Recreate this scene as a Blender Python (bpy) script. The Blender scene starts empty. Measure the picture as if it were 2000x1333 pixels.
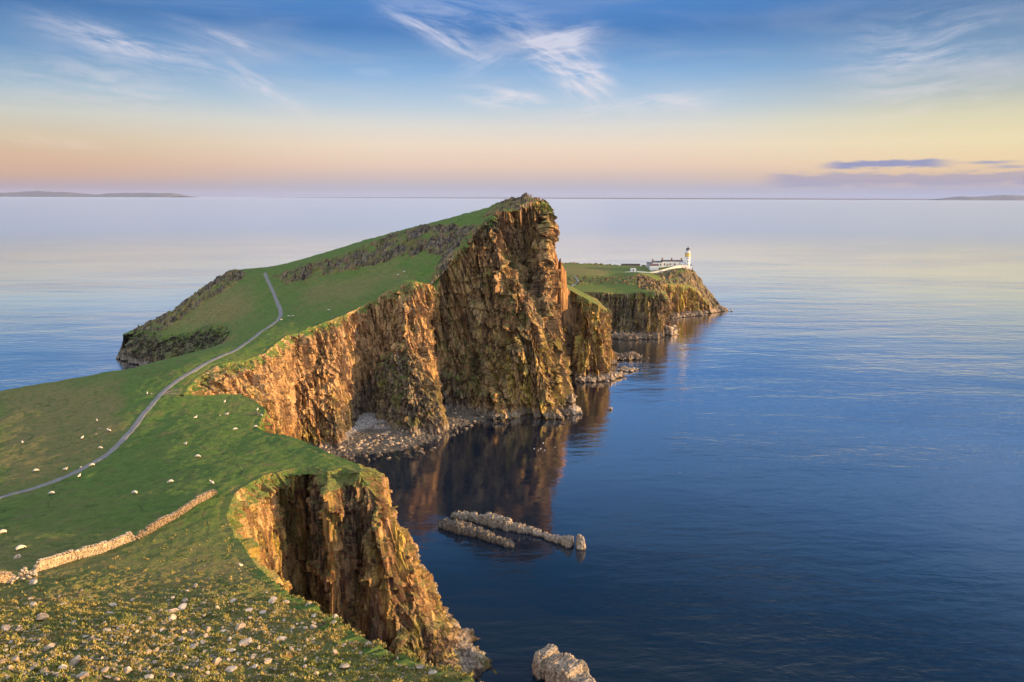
import bpy, bmesh, math, random
import numpy as np
from mathutils import Vector, Matrix
random.seed(7)
rng = np.random.default_rng(11)
R = math.radians
S = bpy.context.scene
COL = S.collection
# ------------------------------------------------------------------ camera
FPX = 1333.0            # focal length in photograph pixels (2000 wide): 24 mm on full frame
CAMZ = 110.0
PITCH = math.atan((666.5 - 387.0) / FPX)
ROLL = 0.00375
cam_d = bpy.data.cameras.new('camera'); cam = bpy.data.objects.new('camera', cam_d); COL.objects.link(cam)
cam_d.lens = 24.0; cam_d.sensor_width = 36.0; cam_d.clip_start = 0.5; cam_d.clip_end = 400000
cam.matrix_world = Matrix.Translation((0, 0, CAMZ)) @ Matrix.Rotation(math.pi / 2 - PITCH, 4, 'X') @ Matrix.Rotation(math.atan(ROLL), 4, 'Z')
S.camera = cam
# ------------------------------------------------------------------ light
SUN_AZ = R(93)          # clockwise from the view direction (+Y): from the right and a little behind
SUN_EL = R(6.0)
S.view_settings.view_transform = 'Standard'; S.view_settings.look = 'None'
S.view_settings.gamma = 1.0; S.view_settings.use_curve_mapping = False
S.view_settings.exposure = 1.3
EXPK = 2 ** -1.3
sun_d = bpy.data.lights.new('sun', 'SUN'); sun = bpy.data.objects.new('sun', sun_d); COL.objects.link(sun)
sun_d.energy = 5.0; sun_d.angle = R(0.5); sun_d.color = (1.0, 0.60, 0.25)
sd = Vector((math.sin(SUN_AZ) * math.cos(SUN_EL), math.cos(SUN_AZ) * math.cos(SUN_EL), math.sin(SUN_EL)))
sun.rotation_euler = sd.to_track_quat('Z', 'Y').to_euler(); sun.location = (300, -50, 200)

def lin(c):
    return tuple(((v / 255.0) / 12.92 if v / 255.0 <= 0.04045 else ((v / 255.0 + 0.055) / 1.055) ** 2.4) for v in c)

class NT:
    """small helper to write node trees"""
    def __init__(s, tree): s.t = tree; s.n = tree.nodes; s.l = tree.links
    def node(s, kind, **kw):
        n = s.n.new(kind)
        for k, v in kw.items(): setattr(n, k, v)
        return n
    def set(s, sock, v):
        if isinstance(v, bpy.types.NodeSocket): s.l.new(v, sock)
        elif v is not None:
            if isinstance(v, (tuple, list)) and sock.type == 'RGBA' and len(v) == 3: v = (*v, 1.0)
            sock.default_value = v
    def m(s, op, a, b=None, c=None, clamp=False):
        n = s.node('ShaderNodeMath', operation=op); n.use_clamp = clamp
        s.set(n.inputs[0], a)
        if b is not None: s.set(n.inputs[1], b)
        if c is not None: s.set(n.inputs[2], c)
        return n.outputs[0]
    def mix(s, f, a, b, blend='MIX'):
        n = s.node('ShaderNodeMix', data_type='RGBA', blend_type=blend)
        s.set(n.inputs[0], f); s.set(n.inputs[6], a); s.set(n.inputs[7], b)
        return n.outputs[2]
    def ss(s, v, lo, hi, a=0.0, b=1.0):
        n = s.node('ShaderNodeMapRange', interpolation_type='SMOOTHSTEP')
        s.set(n.inputs['Value'], v); n.inputs['From Min'].default_value = lo; n.inputs['From Max'].default_value = hi
        n.inputs['To Min'].default_value = a; n.inputs['To Max'].default_value = b
        return n.outputs[0]
    def noise(s, vec, scale, detail=4, rough=0.5, dist=0.0, col=False, lac=2.0):
        n = s.node('ShaderNodeTexNoise'); s.set(n.inputs['Vector'], vec)
        n.inputs['Scale'].default_value = scale; n.inputs['Detail'].default_value = detail
        n.inputs['Roughness'].default_value = rough; n.inputs['Distortion'].default_value = dist
        n.inputs['Lacunarity'].default_value = lac
        return n.outputs['Color' if col else 'Fac']
    def map(s, vec, scale=(1, 1, 1), rot=(0, 0, 0), loc=(0, 0, 0)):
        n = s.node('ShaderNodeMapping'); s.set(n.inputs['Vector'], vec)
        n.inputs['Scale'].default_value = scale; n.inputs['Rotation'].default_value = rot; n.inputs['Location'].default_value = loc
        return n.outputs[0]
    def ramp(s, fac, stops, interp='LINEAR'):
        n = s.node('ShaderNodeValToRGB'); s.set(n.inputs[0], fac); r = n.color_ramp; r.interpolation = interp
        while len(r.elements) < len(stops): r.elements.new(0.5)
        for e, (p, c) in zip(r.elements, stops): e.position = p; e.color = (*c[:3], 1)
        return n.outputs[0]
    def comb(s, x, y, z):
        n = s.node('ShaderNodeCombineXYZ'); s.set(n.inputs[0], x); s.set(n.inputs[1], y); s.set(n.inputs[2], z); return n.outputs[0]
    def sep(s, v):
        n = s.node('ShaderNodeSeparateXYZ'); s.set(n.inputs[0], v); return n.outputs

# ------------------------------------------------------------------ sky
def unroll(px, py):
    return px + (py - 666.5) * ROLL, py - (px - 1000.0) * ROLL
def azel(px, py):
    px, py = unroll(px, py)
    xc, yc, zc = (px - 1000) / FPX, (666.5 - py) / FPX, 1.0
    y = zc * math.cos(PITCH) + yc * math.sin(PITCH); z = yc * math.cos(PITCH) - zc * math.sin(PITCH)
    return math.degrees(math.atan2(xc, y)), math.degrees(math.asin(z / math.sqrt(xc * xc + y * y + z * z)))
world = bpy.data.worlds.new('World'); S.world = world; world.use_nodes = True
W = NT(world.node_tree); W.n.clear()
wout = W.node('ShaderNodeOutputWorld'); bg = W.node('ShaderNodeBackground')
tc = W.node('ShaderNodeTexCoord')
dx, dy, dz = W.sep(tc.outputs['Generated'])
el = W.m('MULTIPLY', W.m('ARCSINE', dz), 57.29578)
az = W.m('MULTIPLY', W.m('ARCTAN2', dx, dy), 57.29578)
mx = 40.0
def stops(lst): return [(max(0.0, e) / mx, lin(c)) for e, c in lst]
elf = W.m('DIVIDE', el, mx, clamp=True)
mid = W.ramp(elf, stops([(0, (172, 177, 198)), (0.8, (184, 180, 194)), (1.6, (208, 189, 184)), (2.6, (232, 204, 184)), (4.0, (238, 218, 196)),
                        (5.6, (222, 219, 212)), (7.2, (184, 205, 222)), (9.5, (136, 178, 220)), (12.5, (76, 128, 190)), (15.5, (82, 136, 204)), (19, (108, 156, 212)), (26, (86, 134, 192)), (33, (48, 92, 138)), (40, (34, 68, 104))]))
lef = W.ramp(elf, stops([(0, (160, 156, 178)), (0.7, (178, 160, 166)), (1.5, (208, 172, 150)), (2.5, (216, 182, 152)), (4.0, (214, 196, 168)),
                        (5.6, (204, 206, 196)), (7.2, (166, 190, 206)), (9.5, (112, 154, 196)), (12.5, (72, 120, 176)), (15.5, (96, 148, 206)), (19, (98, 152, 212)), (26, (74, 124, 188)), (33, (48, 92, 138)), (40, (34, 68, 104))]))
rig = W.ramp(elf, stops([(0, (150, 165, 205)), (0.7, (172, 172, 196)), (1.5, (222, 190, 158)), (2.5, (238, 211, 168)), (4.0, (238, 222, 180)),
                        (5.6, (220, 214, 178)), (7.2, (180, 190, 186)), (9.5, (132, 162, 192)), (12.5, (88, 128, 172)), (15.5, (84, 132, 194)), (19, (114, 158, 210)), (26, (88, 134, 190)), (33, (48, 92, 138)), (40, (34, 68, 104))]))
# west (sunward) side keeps a brighter glow further round, out of the frame
fl = W.ss(az, -38, -8, 1, 0); fr = W.ss(az, 8, 38, 0, 1)
sky = W.mix(fr, W.mix(fl, mid, lef), rig)
glow = W.m('MULTIPLY', W.ss(az, 40, 95, 0, 1), W.m('MULTIPLY', W.ss(el, 0, 30, 1, 0.15), W.ss(az, 110, 170, 1, 0)))
sky = W.mix(glow, sky, (2.6, 1.8, 1.1))
# the vault overhead and behind, which the picture never shows: evening sky brightened as added fill light
nis = W.node('ShaderNodeTexSky', sky_type='NISHITA'); nis.sun_disc = False
nis.sun_elevation = SUN_EL; nis.sun_rotation = SUN_AZ; nis.altitude = 100
nsk = W.mix(1.0, nis.outputs[0], (0.055, 0.055, 0.055), 'MULTIPLY')
behind = W.m('MAXIMUM', W.ss(el, 30, 60), W.ss(W.m('ABSOLUTE', az), 60, 110))
sky = W.mix(W.m('MULTIPLY', behind, 0.97), sky, W.mix(1.0, nsk, (1.15, 1.22, 1.38), 'ADD'))
# high cirrus: wisps with noise combed along the wind, placed by direction
def wisp(x0, y0, x1, y1, halfw, dens):
    a0, e0 = azel(x0, y0); a1, e1 = azel(x1, y1)
    ca, ce = (a0 + a1) / 2, (e0 + e1) / 2; L = math.hypot(a1 - a0, e1 - e0) / 2; th = math.atan2(e1 - e0, a1 - a0)
    hw = halfw * 1.2 / FPX * 57.3
    da = W.m('SUBTRACT', az, ca); de = W.m('SUBTRACT', el, ce)
    u = W.m('ADD', W.m('MULTIPLY', da, math.cos(th) / L), W.m('MULTIPLY', de, math.sin(th) / L))
    v = W.m('ADD', W.m('MULTIPLY', da, -math.sin(th) / hw), W.m('MULTIPLY', de, math.cos(th) / hw))
    uu = W.m('POWER', W.m('ABSOLUTE', u), 3.0); v = W.m('ADD', v, W.m('MULTIPLY', W.m('SUBTRACT', wob, 0.5), 1.1))
    vv = W.m('MULTIPLY', v, v)
    g = W.m('MULTIPLY', W.m('EXPONENT', W.m('MULTIPLY', W.m('ADD', uu, vv), -1.0)), dens)
    n = W.noise(W.comb(W.m('MULTIPLY_ADD', u, L * 0.20, x0 * 0.013), W.m('MULTIPLY', v, hw * 1.15), y0 * 0.07), 1.0, 7, 0.64, 0.35)
    return W.m('MULTIPLY', g, W.ss(n, 0.36, 0.70))
aev = W.comb(az, el, 0.0)
wob = W.noise(aev, 0.12, 2, 0.4)
wisps = [(90, 50, 420, 125, 16, .75), (380, 110, 600, 215, 15, .55), (350, 45, 545, 115, 9, .5), (765, 25, 945, 112, 12, .75), (750, 5, 1100, 60, 30, .35),
         (1000, 98, 1170, 72, 17, .9), (1020, 70, 1190, 175, 24, .8), (1070, 130, 1190, 150, 22, .7), (1100, 150, 1165, 200, 22, .6), (910, 185, 1060, 198, 13, .95), (1060, 235, 1400, 185, 13, .45),
         (690, 130, 760, 140, 8, .3), (1230, 200, 1400, 215, 12, .35), (1640, 120, 2000, 70, 42, .4), (1650, 200, 2000, 160, 30, .3), (0, 265, 190, 285, 7, .5),
         (0, 130, 380, 190, 35, .3), (900, 140, 1000, 90, 18, .3)]
tot = None
for w in wisps:
    v = wisp(*w); tot = v if tot is None else W.m('ADD', tot, v)
ccol = W.ramp(elf, stops([(0, (235, 190, 170)), (4, (244, 222, 205)), (8, (232, 226, 232)), (14, (205, 212, 235))]))
sky = W.mix(W.m('MINIMUM', W.m('MULTIPLY', tot, 1.25), 0.88), sky, ccol)
# broad faint veil
veil = W.m('MULTIPLY', W.ss(W.noise(W.map(aev, (0.05, 0.35, 1), (0, 0, R(12))), 1.0, 5, 0.55, 0.6), 0.45, 0.8), W.ss(el, 3, 8))
sky = W.mix(W.m('MULTIPLY', veil, 0.28), sky, lin((205, 205, 215)))
# low violet cloud bank towards the right horizon
def bank(x0, x1, y, h, dens, soft=0.5):
    a0, e = azel(x0, y); a1, _ = azel(x1, y); hh = h / FPX * 57.3
    m1 = W.m('MULTIPLY', W.ss(az, a0 - 1, a0 + 1.5), W.ss(az, a1 - 1.5, a1 + 1, 1, 0))
    n = W.m('MULTIPLY', W.m('SUBTRACT', W.noise(W.map(aev, (0.5, 2.5, 1)), 1.0, 5, 0.6), 0.5), 2.6)
    t = W.m('ADD', W.m('ABSOLUTE', W.m('DIVIDE', W.m('SUBTRACT', el, e), hh)), n)
    return W.m('MULTIPLY', W.m('MULTIPLY', m1, W.ss(t, 0.45, 1.3, 1, 0)), dens)
b1 = bank(1610, 1850, 323, 6, .9)
b2 = bank(1880, 1980, 318, 3, .7)
b3 = bank(1500, 2200, 352, 11, .55)
b4 = bank(1940, 2010, 327, 3, .7)
sky = W.mix(W.m('MINIMUM', W.m('ADD', W.m('ADD', b1, b2), W.m('ADD', b3, b4)), 0.95), sky, lin((138, 148, 192)))
W.set(bg.inputs['Color'], sky); bg.inputs['Strength'].default_value = EXPK
W.l.new(bg.outputs[0], wout.inputs[0])

# ------------------------------------------------------------------ projection between photograph and place
CP, SP = math.cos(PITCH), math.sin(PITCH)
def tanb(px, py):
    """tangent of the angle below the horizon of a photograph point"""
    u, v = unroll(px, py)
    t = (v - 666.5) / FPX
    return (SP + t * CP) / (CP - t * SP)
def P(px, py, Y=None, z=None):
    """world point seen at a photograph point, given its forward distance or its height"""
    tb = tanb(px, py)
    if Y is None: Y = (CAMZ - z) / tb
    z = CAMZ - Y * tb
    u, v = unroll(px, py)
    zc = Y * CP + (CAMZ - z) * SP
    return np.array([(u - 1000) / FPX * zc, Y, z])
def proj(x, y, z):
    zc = y * CP + (CAMZ - z) * SP; yc = -(y * -SP) * 1.0 + (z - CAMZ) * CP
    yc = y * SP + (z - CAMZ) * CP
    u = 1000 + FPX * x / zc; v = 666.5 - FPX * yc / zc
    return u - (v - 666.5) * ROLL, v + (u - 1000) * ROLL

# ------------------------------------------------------------------ numpy noise
def _h(i, j, k, s):
    i = i.astype(np.uint32); j = j.astype(np.uint32); k = k.astype(np.uint32)
    h = i * np.uint32(374761393) + j * np.uint32(668265263) + k * np.uint32(2147483647) + np.uint32(s * 974711 & 0xffffffff)
    h = (h ^ (h >> np.uint32(13))) * np.uint32(1274126177)
    h ^= h >> np.uint32(16); h *= np.uint32(2246822519); h ^= h >> np.uint32(13)
    return h
def vnoise(x, y, z, s=0):
    """gradient noise, about -1..1"""
    xi, yi, zi = np.floor(x), np.floor(y), np.floor(z)
    fx, fy, fz = x - xi, y - yi, z - zi
    xi, yi, zi = xi.astype(np.int64), yi.astype(np.int64), zi.astype(np.int64)
    u, v, w = [t * t * t * (t * (t * 6 - 15) + 10) for t in (fx, fy, fz)]
    def g(a, b, c):
        h = _h(xi + a, yi + b, zi + c, s)
        gx = (h & 1023) / 511.5 - 1; gy = ((h >> 10) & 1023) / 511.5 - 1; gz = ((h >> 20) & 1023) / 511.5 - 1
        return gx * (fx - a) + gy * (fy - b) + gz * (fz - c)
    def L(a, b, t): return a + (b - a) * t
    return 1.3 * L(L(L(g(0, 0, 0), g(1, 0, 0), u), L(g(0, 1, 0), g(1, 1, 0), u), v), L(L(g(0, 0, 1), g(1, 0, 1), u), L(g(0, 1, 1), g(1, 1, 1), u), v), w)
def fbm(x, y, z, o=4, s=0, r=0.5):
    t = 0; a = 1.0; n = 0
    for i in range(o):
        t = t + a * vnoise(x, y, z, s + i); n += a; a *= r; x, y, z = x * 2.03 + 5.1, y * 2.03 + 1.7, z * 2.03 + 9.2
    return t / n * 1.5
def cell(x, y, z, s=0):
    """cellular noise: F1, F2 and a random value for each cell"""
    xi, yi, zi = [np.floor(t).astype(np.int64) for t in (x, y, z)]
    f1 = np.full(x.shape, 9.0); f2 = f1.copy(); val = np.zeros(x.shape)
    for a in (-1, 0, 1):
        for b in (-1, 0, 1):
            for c in (-1, 0, 1):
                h = _h(xi + a, yi + b, zi + c, s)
                d = np.sqrt((xi + a + (h & 1023) / 1023 - x) ** 2 + (yi + b + ((h >> 10) & 1023) / 1023 - y) ** 2 + (zi + c + ((h >> 20) & 1023) / 1023 - z) ** 2)
                n = d < f1; f2 = np.where(n, f1, np.minimum(f2, d)); val = np.where(n, ((h >> 7) & 255) / 255.0, val); f1 = np.where(n, d, f1)
    return f1, f2, val
def facet(x, y, z, s=0):
    """cellular blocks, each with its own level and its own tilt: -0.5..0.5"""
    xi, yi, zi = [np.floor(t).astype(np.int64) for t in (x, y, z)]
    f1 = np.full(x.shape, 9.0); val = np.zeros(x.shape)
    for a in (-1, 0, 1):
        for b in (-1, 0, 1):
            for c in (-1, 0, 1):
                h = _h(xi + a, yi + b, zi + c, s)
                ex = xi + a + (h & 1023) / 1023 - x; ey = yi + b + ((h >> 10) & 1023) / 1023 - y; ez = zi + c + ((h >> 20) & 1023) / 1023 - z
                d = np.maximum(np.abs(ex) + 0.4 * np.abs(ez), np.abs(ey) + 0.4 * np.abs(ez)) + 0.3 * np.sqrt(ex * ex + ey * ey); n = d < f1
                v = ((h >> 7) & 255) / 255.0 - 0.5 + ex * (((h >> 3) & 63) / 31.5 - 1) * 0.9 + ey * (((h >> 14) & 63) / 31.5 - 1) * 0.9 + ez * (((h >> 22) & 63) / 31.5 - 1) * 0.35
                val = np.where(n, v, val); f1 = np.where(n, d, f1)
    return val
def sstep(x, a, b):
    t = np.clip((x - a) / (b - a), 0, 1); return t * t * (3 - 2 * t)

# ------------------------------------------------------------------ mesh helpers
def mesh_obj(name, verts, faces, mat, smooth=False, attr=None, parent=None):
    me = bpy.data.meshes.new(name)
    verts = np.asarray(verts, dtype=np.float32)
    faces = np.asarray(faces) if not isinstance(faces, list) else faces
    if isinstance(faces, np.ndarray):
        n, k = faces.shape
        me.vertices.add(len(verts)); me.vertices.foreach_set('co', verts.ravel())
        me.loops.add(n * k); me.loops.foreach_set('vertex_index', faces.astype(np.int32).ravel())
        me.polygons.add(n); me.polygons.foreach_set('loop_start', (np.arange(n) * k).astype(np.int32))
        me.update(calc_edges=True)
    else:
        me.from_pydata([tuple(map(float, v)) for v in verts], [], faces)
    if attr is not None:
        a = me.attributes.new('zone', 'FLOAT_COLOR', 'POINT')
        a.data.foreach_set('color', np.asarray(attr, dtype=np.float32).ravel())
    me.polygons.foreach_set('use_smooth', np.full(len(me.polygons), smooth))
    me.validate()
    if mat is not None:
        for mm in (mat if isinstance(mat, (list, tuple)) else [mat]): me.materials.append(mm)
    ob = bpy.data.objects.new(name, me); COL.objects.link(ob)
    if parent is not None: ob.parent = parent
    return ob
def tag(o, label=None, cat=None, group=None, kind=None):
    if label: o['label'] = label
    if cat: o['category'] = cat
    if group: o['group'] = group
    if kind: o['kind'] = kind
    return o
def empty(name, loc=(0, 0, 0), rz=0.0):
    o = bpy.data.objects.new(name, None); COL.objects.link(o); o.location = loc; o.rotation_euler = (0, 0, rz); o.empty_display_size = 0.5
    return o
def gridfaces(nu, nv, flip=False):
    i = np.arange(nu * nv).reshape(nu, nv)
    a, b, c, d = i[:-1, :-1].ravel(), i[1:, :-1].ravel(), i[1:, 1:].ravel(), i[:-1, 1:].ravel()
    return np.stack([a, d, c, b] if flip else [a, b, c, d], 1)

# ------------------------------------------------------------------ materials
def new_mat(name):
    m = bpy.data.materials.new(name); m.use_nodes = True
    N = NT(m.node_tree); b = N.n['Principled BSDF']
    return m, N, b
def simple(name, col, rough=0.7, var=0.15, scale=3.0, metal=0.0):
    m, N, b = new_mat(name)
    g = N.node('ShaderNodeNewGeometry'); n = N.noise(g.outputs['Position'], scale, 4, 0.6)
    lo = tuple(c * (1 - var) for c in col); hi = tuple(min(1, c * (1 + var)) for c in col)
    N.set(b.inputs['Base Color'], N.mix(N.ss(n, 0.3, 0.7), lo, hi)); b.inputs['Roughness'].default_value = rough
    b.inputs['Metallic'].default_value = metal
    return m
def land_material():
    m, N, b = new_mat('land')
    g = N.node('ShaderNodeNewGeometry'); pos = g.outputs['Position']; nz = N.sep(g.outputs['True Normal'])[2]
    x, y, z = N.sep(pos)
    at = N.node('ShaderNodeAttribute', attribute_name='zone'); zr, zg, zb = N.sep(at.outputs['Color'])   # r bare rock, g dry grass / lichen, b pale / red
    za = at.outputs['Alpha']
    # grass
    n1 = N.noise(pos, 0.06, 5, 0.6); n2 = N.noise(pos, 0.55, 5, 0.65); n3 = N.noise(pos, 3.2, 4, 0.7)
    gr = N.mix(N.ss(n2, 0.3, 0.7), (0.040, 0.102, 0.018), (0.098, 0.182, 0.032))
    gr = N.mix(N.m('MULTIPLY', N.ss(n3, 0.38, 0.66), 0.6), gr, (0.130, 0.165, 0.040))
    dry = N.mix(N.ss(n3, 0.35, 0.65), (0.13, 0.115, 0.045), (0.27, 0.205, 0.085))
    dm = N.m('ADD', N.m('MULTIPLY', N.ss(n1, 0.45, 0.75), 0.25), N.m('MULTIPLY', zg, N.ss(N.m('ADD', N.m('MULTIPLY', n2, 0.6), N.m('MULTIPLY', n3, 0.4)), 0.33, 0.6)), clamp=True)
    gr = N.mix(dm, gr, dry)
    n5 = N.noise(pos, 9.0, 3, 0.8); gr = N.mix(N.ss(n5, 0.52, 0.70, 0, 0.65), gr, (0.17, 0.16, 0.065)); gr = N.mix(N.ss(n5, 0.47, 0.33, 0, 0.7), gr, (0.014, 0.036, 0.008))
    n6 = N.noise(pos, 0.22, 5, 0.7, 0.4); gr = N.mix(N.ss(n6, 0.52, 0.68, 0, 0.75), gr, (0.135, 0.115, 0.05)); gr = N.mix(N.ss(n6, 0.42, 0.30, 0, 0.6), gr, (0.022, 0.065, 0.010))
    tr = N.m('ABSOLUTE', N.m('SUBTRACT', N.noise(pos, 0.045, 3, 0.45, 0.6), 0.5)); gr = N.mix(N.ss(tr, 0.006, 0.0, 0, 0.55), gr, (0.030, 0.042, 0.015))
    # rock, streaked down the face
    st = N.map(pos, (1, 1, 0.16)); s1 = N.noise(st, 0.22, 6, 0.62, 0.3); s2 = N.noise(st, 1.3, 5, 0.65, 0.2); s3 = N.noise(pos, 2.6, 4, 0.7)
    big = N.noise(pos, 0.045, 4, 0.6)
    rk = N.ramp(N.m('ADD', N.m('MULTIPLY', s1, 0.6), N.m('MULTIPLY', s2, 0.4)), [(0.36, (0.018, 0.014, 0.014)), (0.44, (0.065, 0.037, 0.024)), (0.51, (0.20, 0.108, 0.050)), (0.58, (0.38, 0.22, 0.095)), (0.67, (0.60, 0.40, 0.20))])
    rk = N.mix(N.m('MULTIPLY', N.ss(big, 0.42, 0.60), 0.6), rk, N.mix(0.5, rk, (0.20, 0.075, 0.035)))
    dark = N.mix(N.ss(s2, 0.38, 0.62), (0.024, 0.021, 0.019), (0.17, 0.142, 0.115))      # basalt crags, and shade painted on slabs and recesses
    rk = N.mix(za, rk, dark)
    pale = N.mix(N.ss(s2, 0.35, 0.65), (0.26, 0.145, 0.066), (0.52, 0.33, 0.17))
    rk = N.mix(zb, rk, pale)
    lich = N.m('MULTIPLY', N.ss(s1, 0.45, 0.62), N.m('MULTIPLY', zg, 0.8))
    rk = N.mix(lich, rk, N.mix(N.ss(s3, 0.4, 0.6), (0.30, 0.235, 0.035), (0.48, 0.38, 0.06)))
    spots = N.ss(N.noise(pos, 1.1, 3, 0.8), 0.66, 0.74)
    rk = N.mix(N.m('MULTIPLY', spots, 0.55), rk, (0.55, 0.50, 0.44))
    tone = N.node('ShaderNodeAttribute', attribute_name='tone').outputs['Fac']
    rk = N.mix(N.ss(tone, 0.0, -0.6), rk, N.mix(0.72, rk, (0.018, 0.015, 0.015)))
    rk = N.mix(N.ss(tone, 0.20, 0.85, 0, 0.6), rk, N.mix(0.6, rk, (0.50, 0.36, 0.19)))
    moss = N.m('MULTIPLY', N.ss(N.noise(pos, 0.11, 5, 0.7), 0.52, 0.64), N.ss(nz, -0.05, 0.35))
    rk = N.mix(N.m('MULTIPLY', moss, N.m('SUBTRACT', 0.7, N.m('MULTIPLY', zb, 0.6))), rk, (0.14, 0.14, 0.03))
    # wave-washed foot: black weed line below a pale barnacle band
    zn = N.m('ADD', z, N.m('MULTIPLY', N.m('SUBTRACT', N.noise(pos, 0.35, 3, 0.6), 0.5), 3.0))
    band = N.m('MULTIPLY', N.ss(zn, 0.4, 1.2), N.ss(zn, 2.6, 4.6, 1, 0))
    rk = N.mix(N.m('MULTIPLY', band, 0.7), rk, N.mix(N.ss(s2, 0.4, 0.6), (0.12, 0.105, 0.09), (0.36, 0.31, 0.25)))
    rk = N.mix(N.ss(zn, -0.3, 1.0, 1, 0), rk, (0.022, 0.020, 0.018))
    # where grass holds on
    sl = N.m('ADD', N.m('ADD', nz, N.m('MULTIPLY', N.m('MAXIMUM', N.m('MULTIPLY', zr, -1.0), 0.0), 0.55)), N.m('MULTIPLY', N.m('SUBTRACT', n2, 0.5), 0.5))
    gmask = N.m('MULTIPLY', N.ss(sl, 0.52, 0.66), N.ss(zn, 5.0, 9.0))
    gmask = N.m('MULTIPLY', gmask, N.m('SUBTRACT', 1.0, N.m('MULTIPLY', N.m('MAXIMUM', zr, 0.0), N.ss(N.m('ADD', n3, N.m('MULTIPLY', zr, 0.5)), 0.45, 0.65))))
    col = N.mix(gmask, rk, gr)
    N.set(b.inputs['Base Color'], col); b.inputs['Roughness'].default_value = 0.93; b.inputs['Specular IOR Level'].default_value = 0.2
    bm = N.node('ShaderNodeBump'); bm.inputs['Strength'].default_value = 0.9; bm.inputs['Distance'].default_value = 0.35
    hb = N.m('ADD', N.m('MULTIPLY', N.noise(pos, 1.4, 7, 0.76), 1.5), N.m('MULTIPLY', s2, 1.0))
    N.set(bm.inputs['Height'], hb); N.l.new(bm.outputs[0], b.inputs['Normal'])
    return m
def stone_material(name, c0, c1, c2, lich=0.25, wet=False):
    m, N, b = new_mat(name)
    g = N.node('ShaderNodeNewGeometry'); pos = g.outputs['Position']
    oi = N.node('ShaderNodeObjectInfo').outputs['Random']
    n = N.m('ADD', N.noise(pos, 1.8, 5, 0.65), N.m('MULTIPLY', N.m('SUBTRACT', oi, 0.5), 0.25))
    c = N.ramp(n, [(0.3, c0), (0.52, c1), (0.72, c2)])
    c = N.mix(N.m('MULTIPLY', N.ss(N.noise(pos, 4.5, 3, 0.7), 0.58, 0.66), lich), c, (0.40, 0.32, 0.10))
    if wet:
        z = N.m('ADD', N.sep(pos)[2], N.m('MULTIPLY', N.noise(pos, 0.8, 3), 1.2))
        c = N.mix(N.ss(z, 0.5, 1.6, 1, 0), c, (0.02, 0.019, 0.018))
    N.set(b.inputs['Base Color'], c); b.inputs['Roughness'].default_value = 0.9; b.inputs['Specular IOR Level'].default_value = 0.25
    bm = N.node('ShaderNodeBump'); bm.inputs['Strength'].default_value = 0.7; bm.inputs['Distance'].default_value = 0.12
    N.set(bm.inputs['Height'], N.noise(pos, 5, 5, 0.7)); N.l.new(bm.outputs[0], b.inputs['Normal'])
    return m
M_LAND = land_material()
M_STONE = stone_material('field_stone', (0.20, 0.155, 0.115), (0.38, 0.31, 0.24), (0.60, 0.51, 0.42), 0.35)
M_SHORE = stone_material('shore_stone', (0.05, 0.04, 0.033), (0.24, 0.185, 0.135), (0.58, 0.47, 0.35), 0.15, wet=True)
M_SKERRY = stone_material('skerry_rock', (0.04, 0.034, 0.03), (0.15, 0.125, 0.10), (0.38, 0.32, 0.25), 0.15, wet=True)

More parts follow.
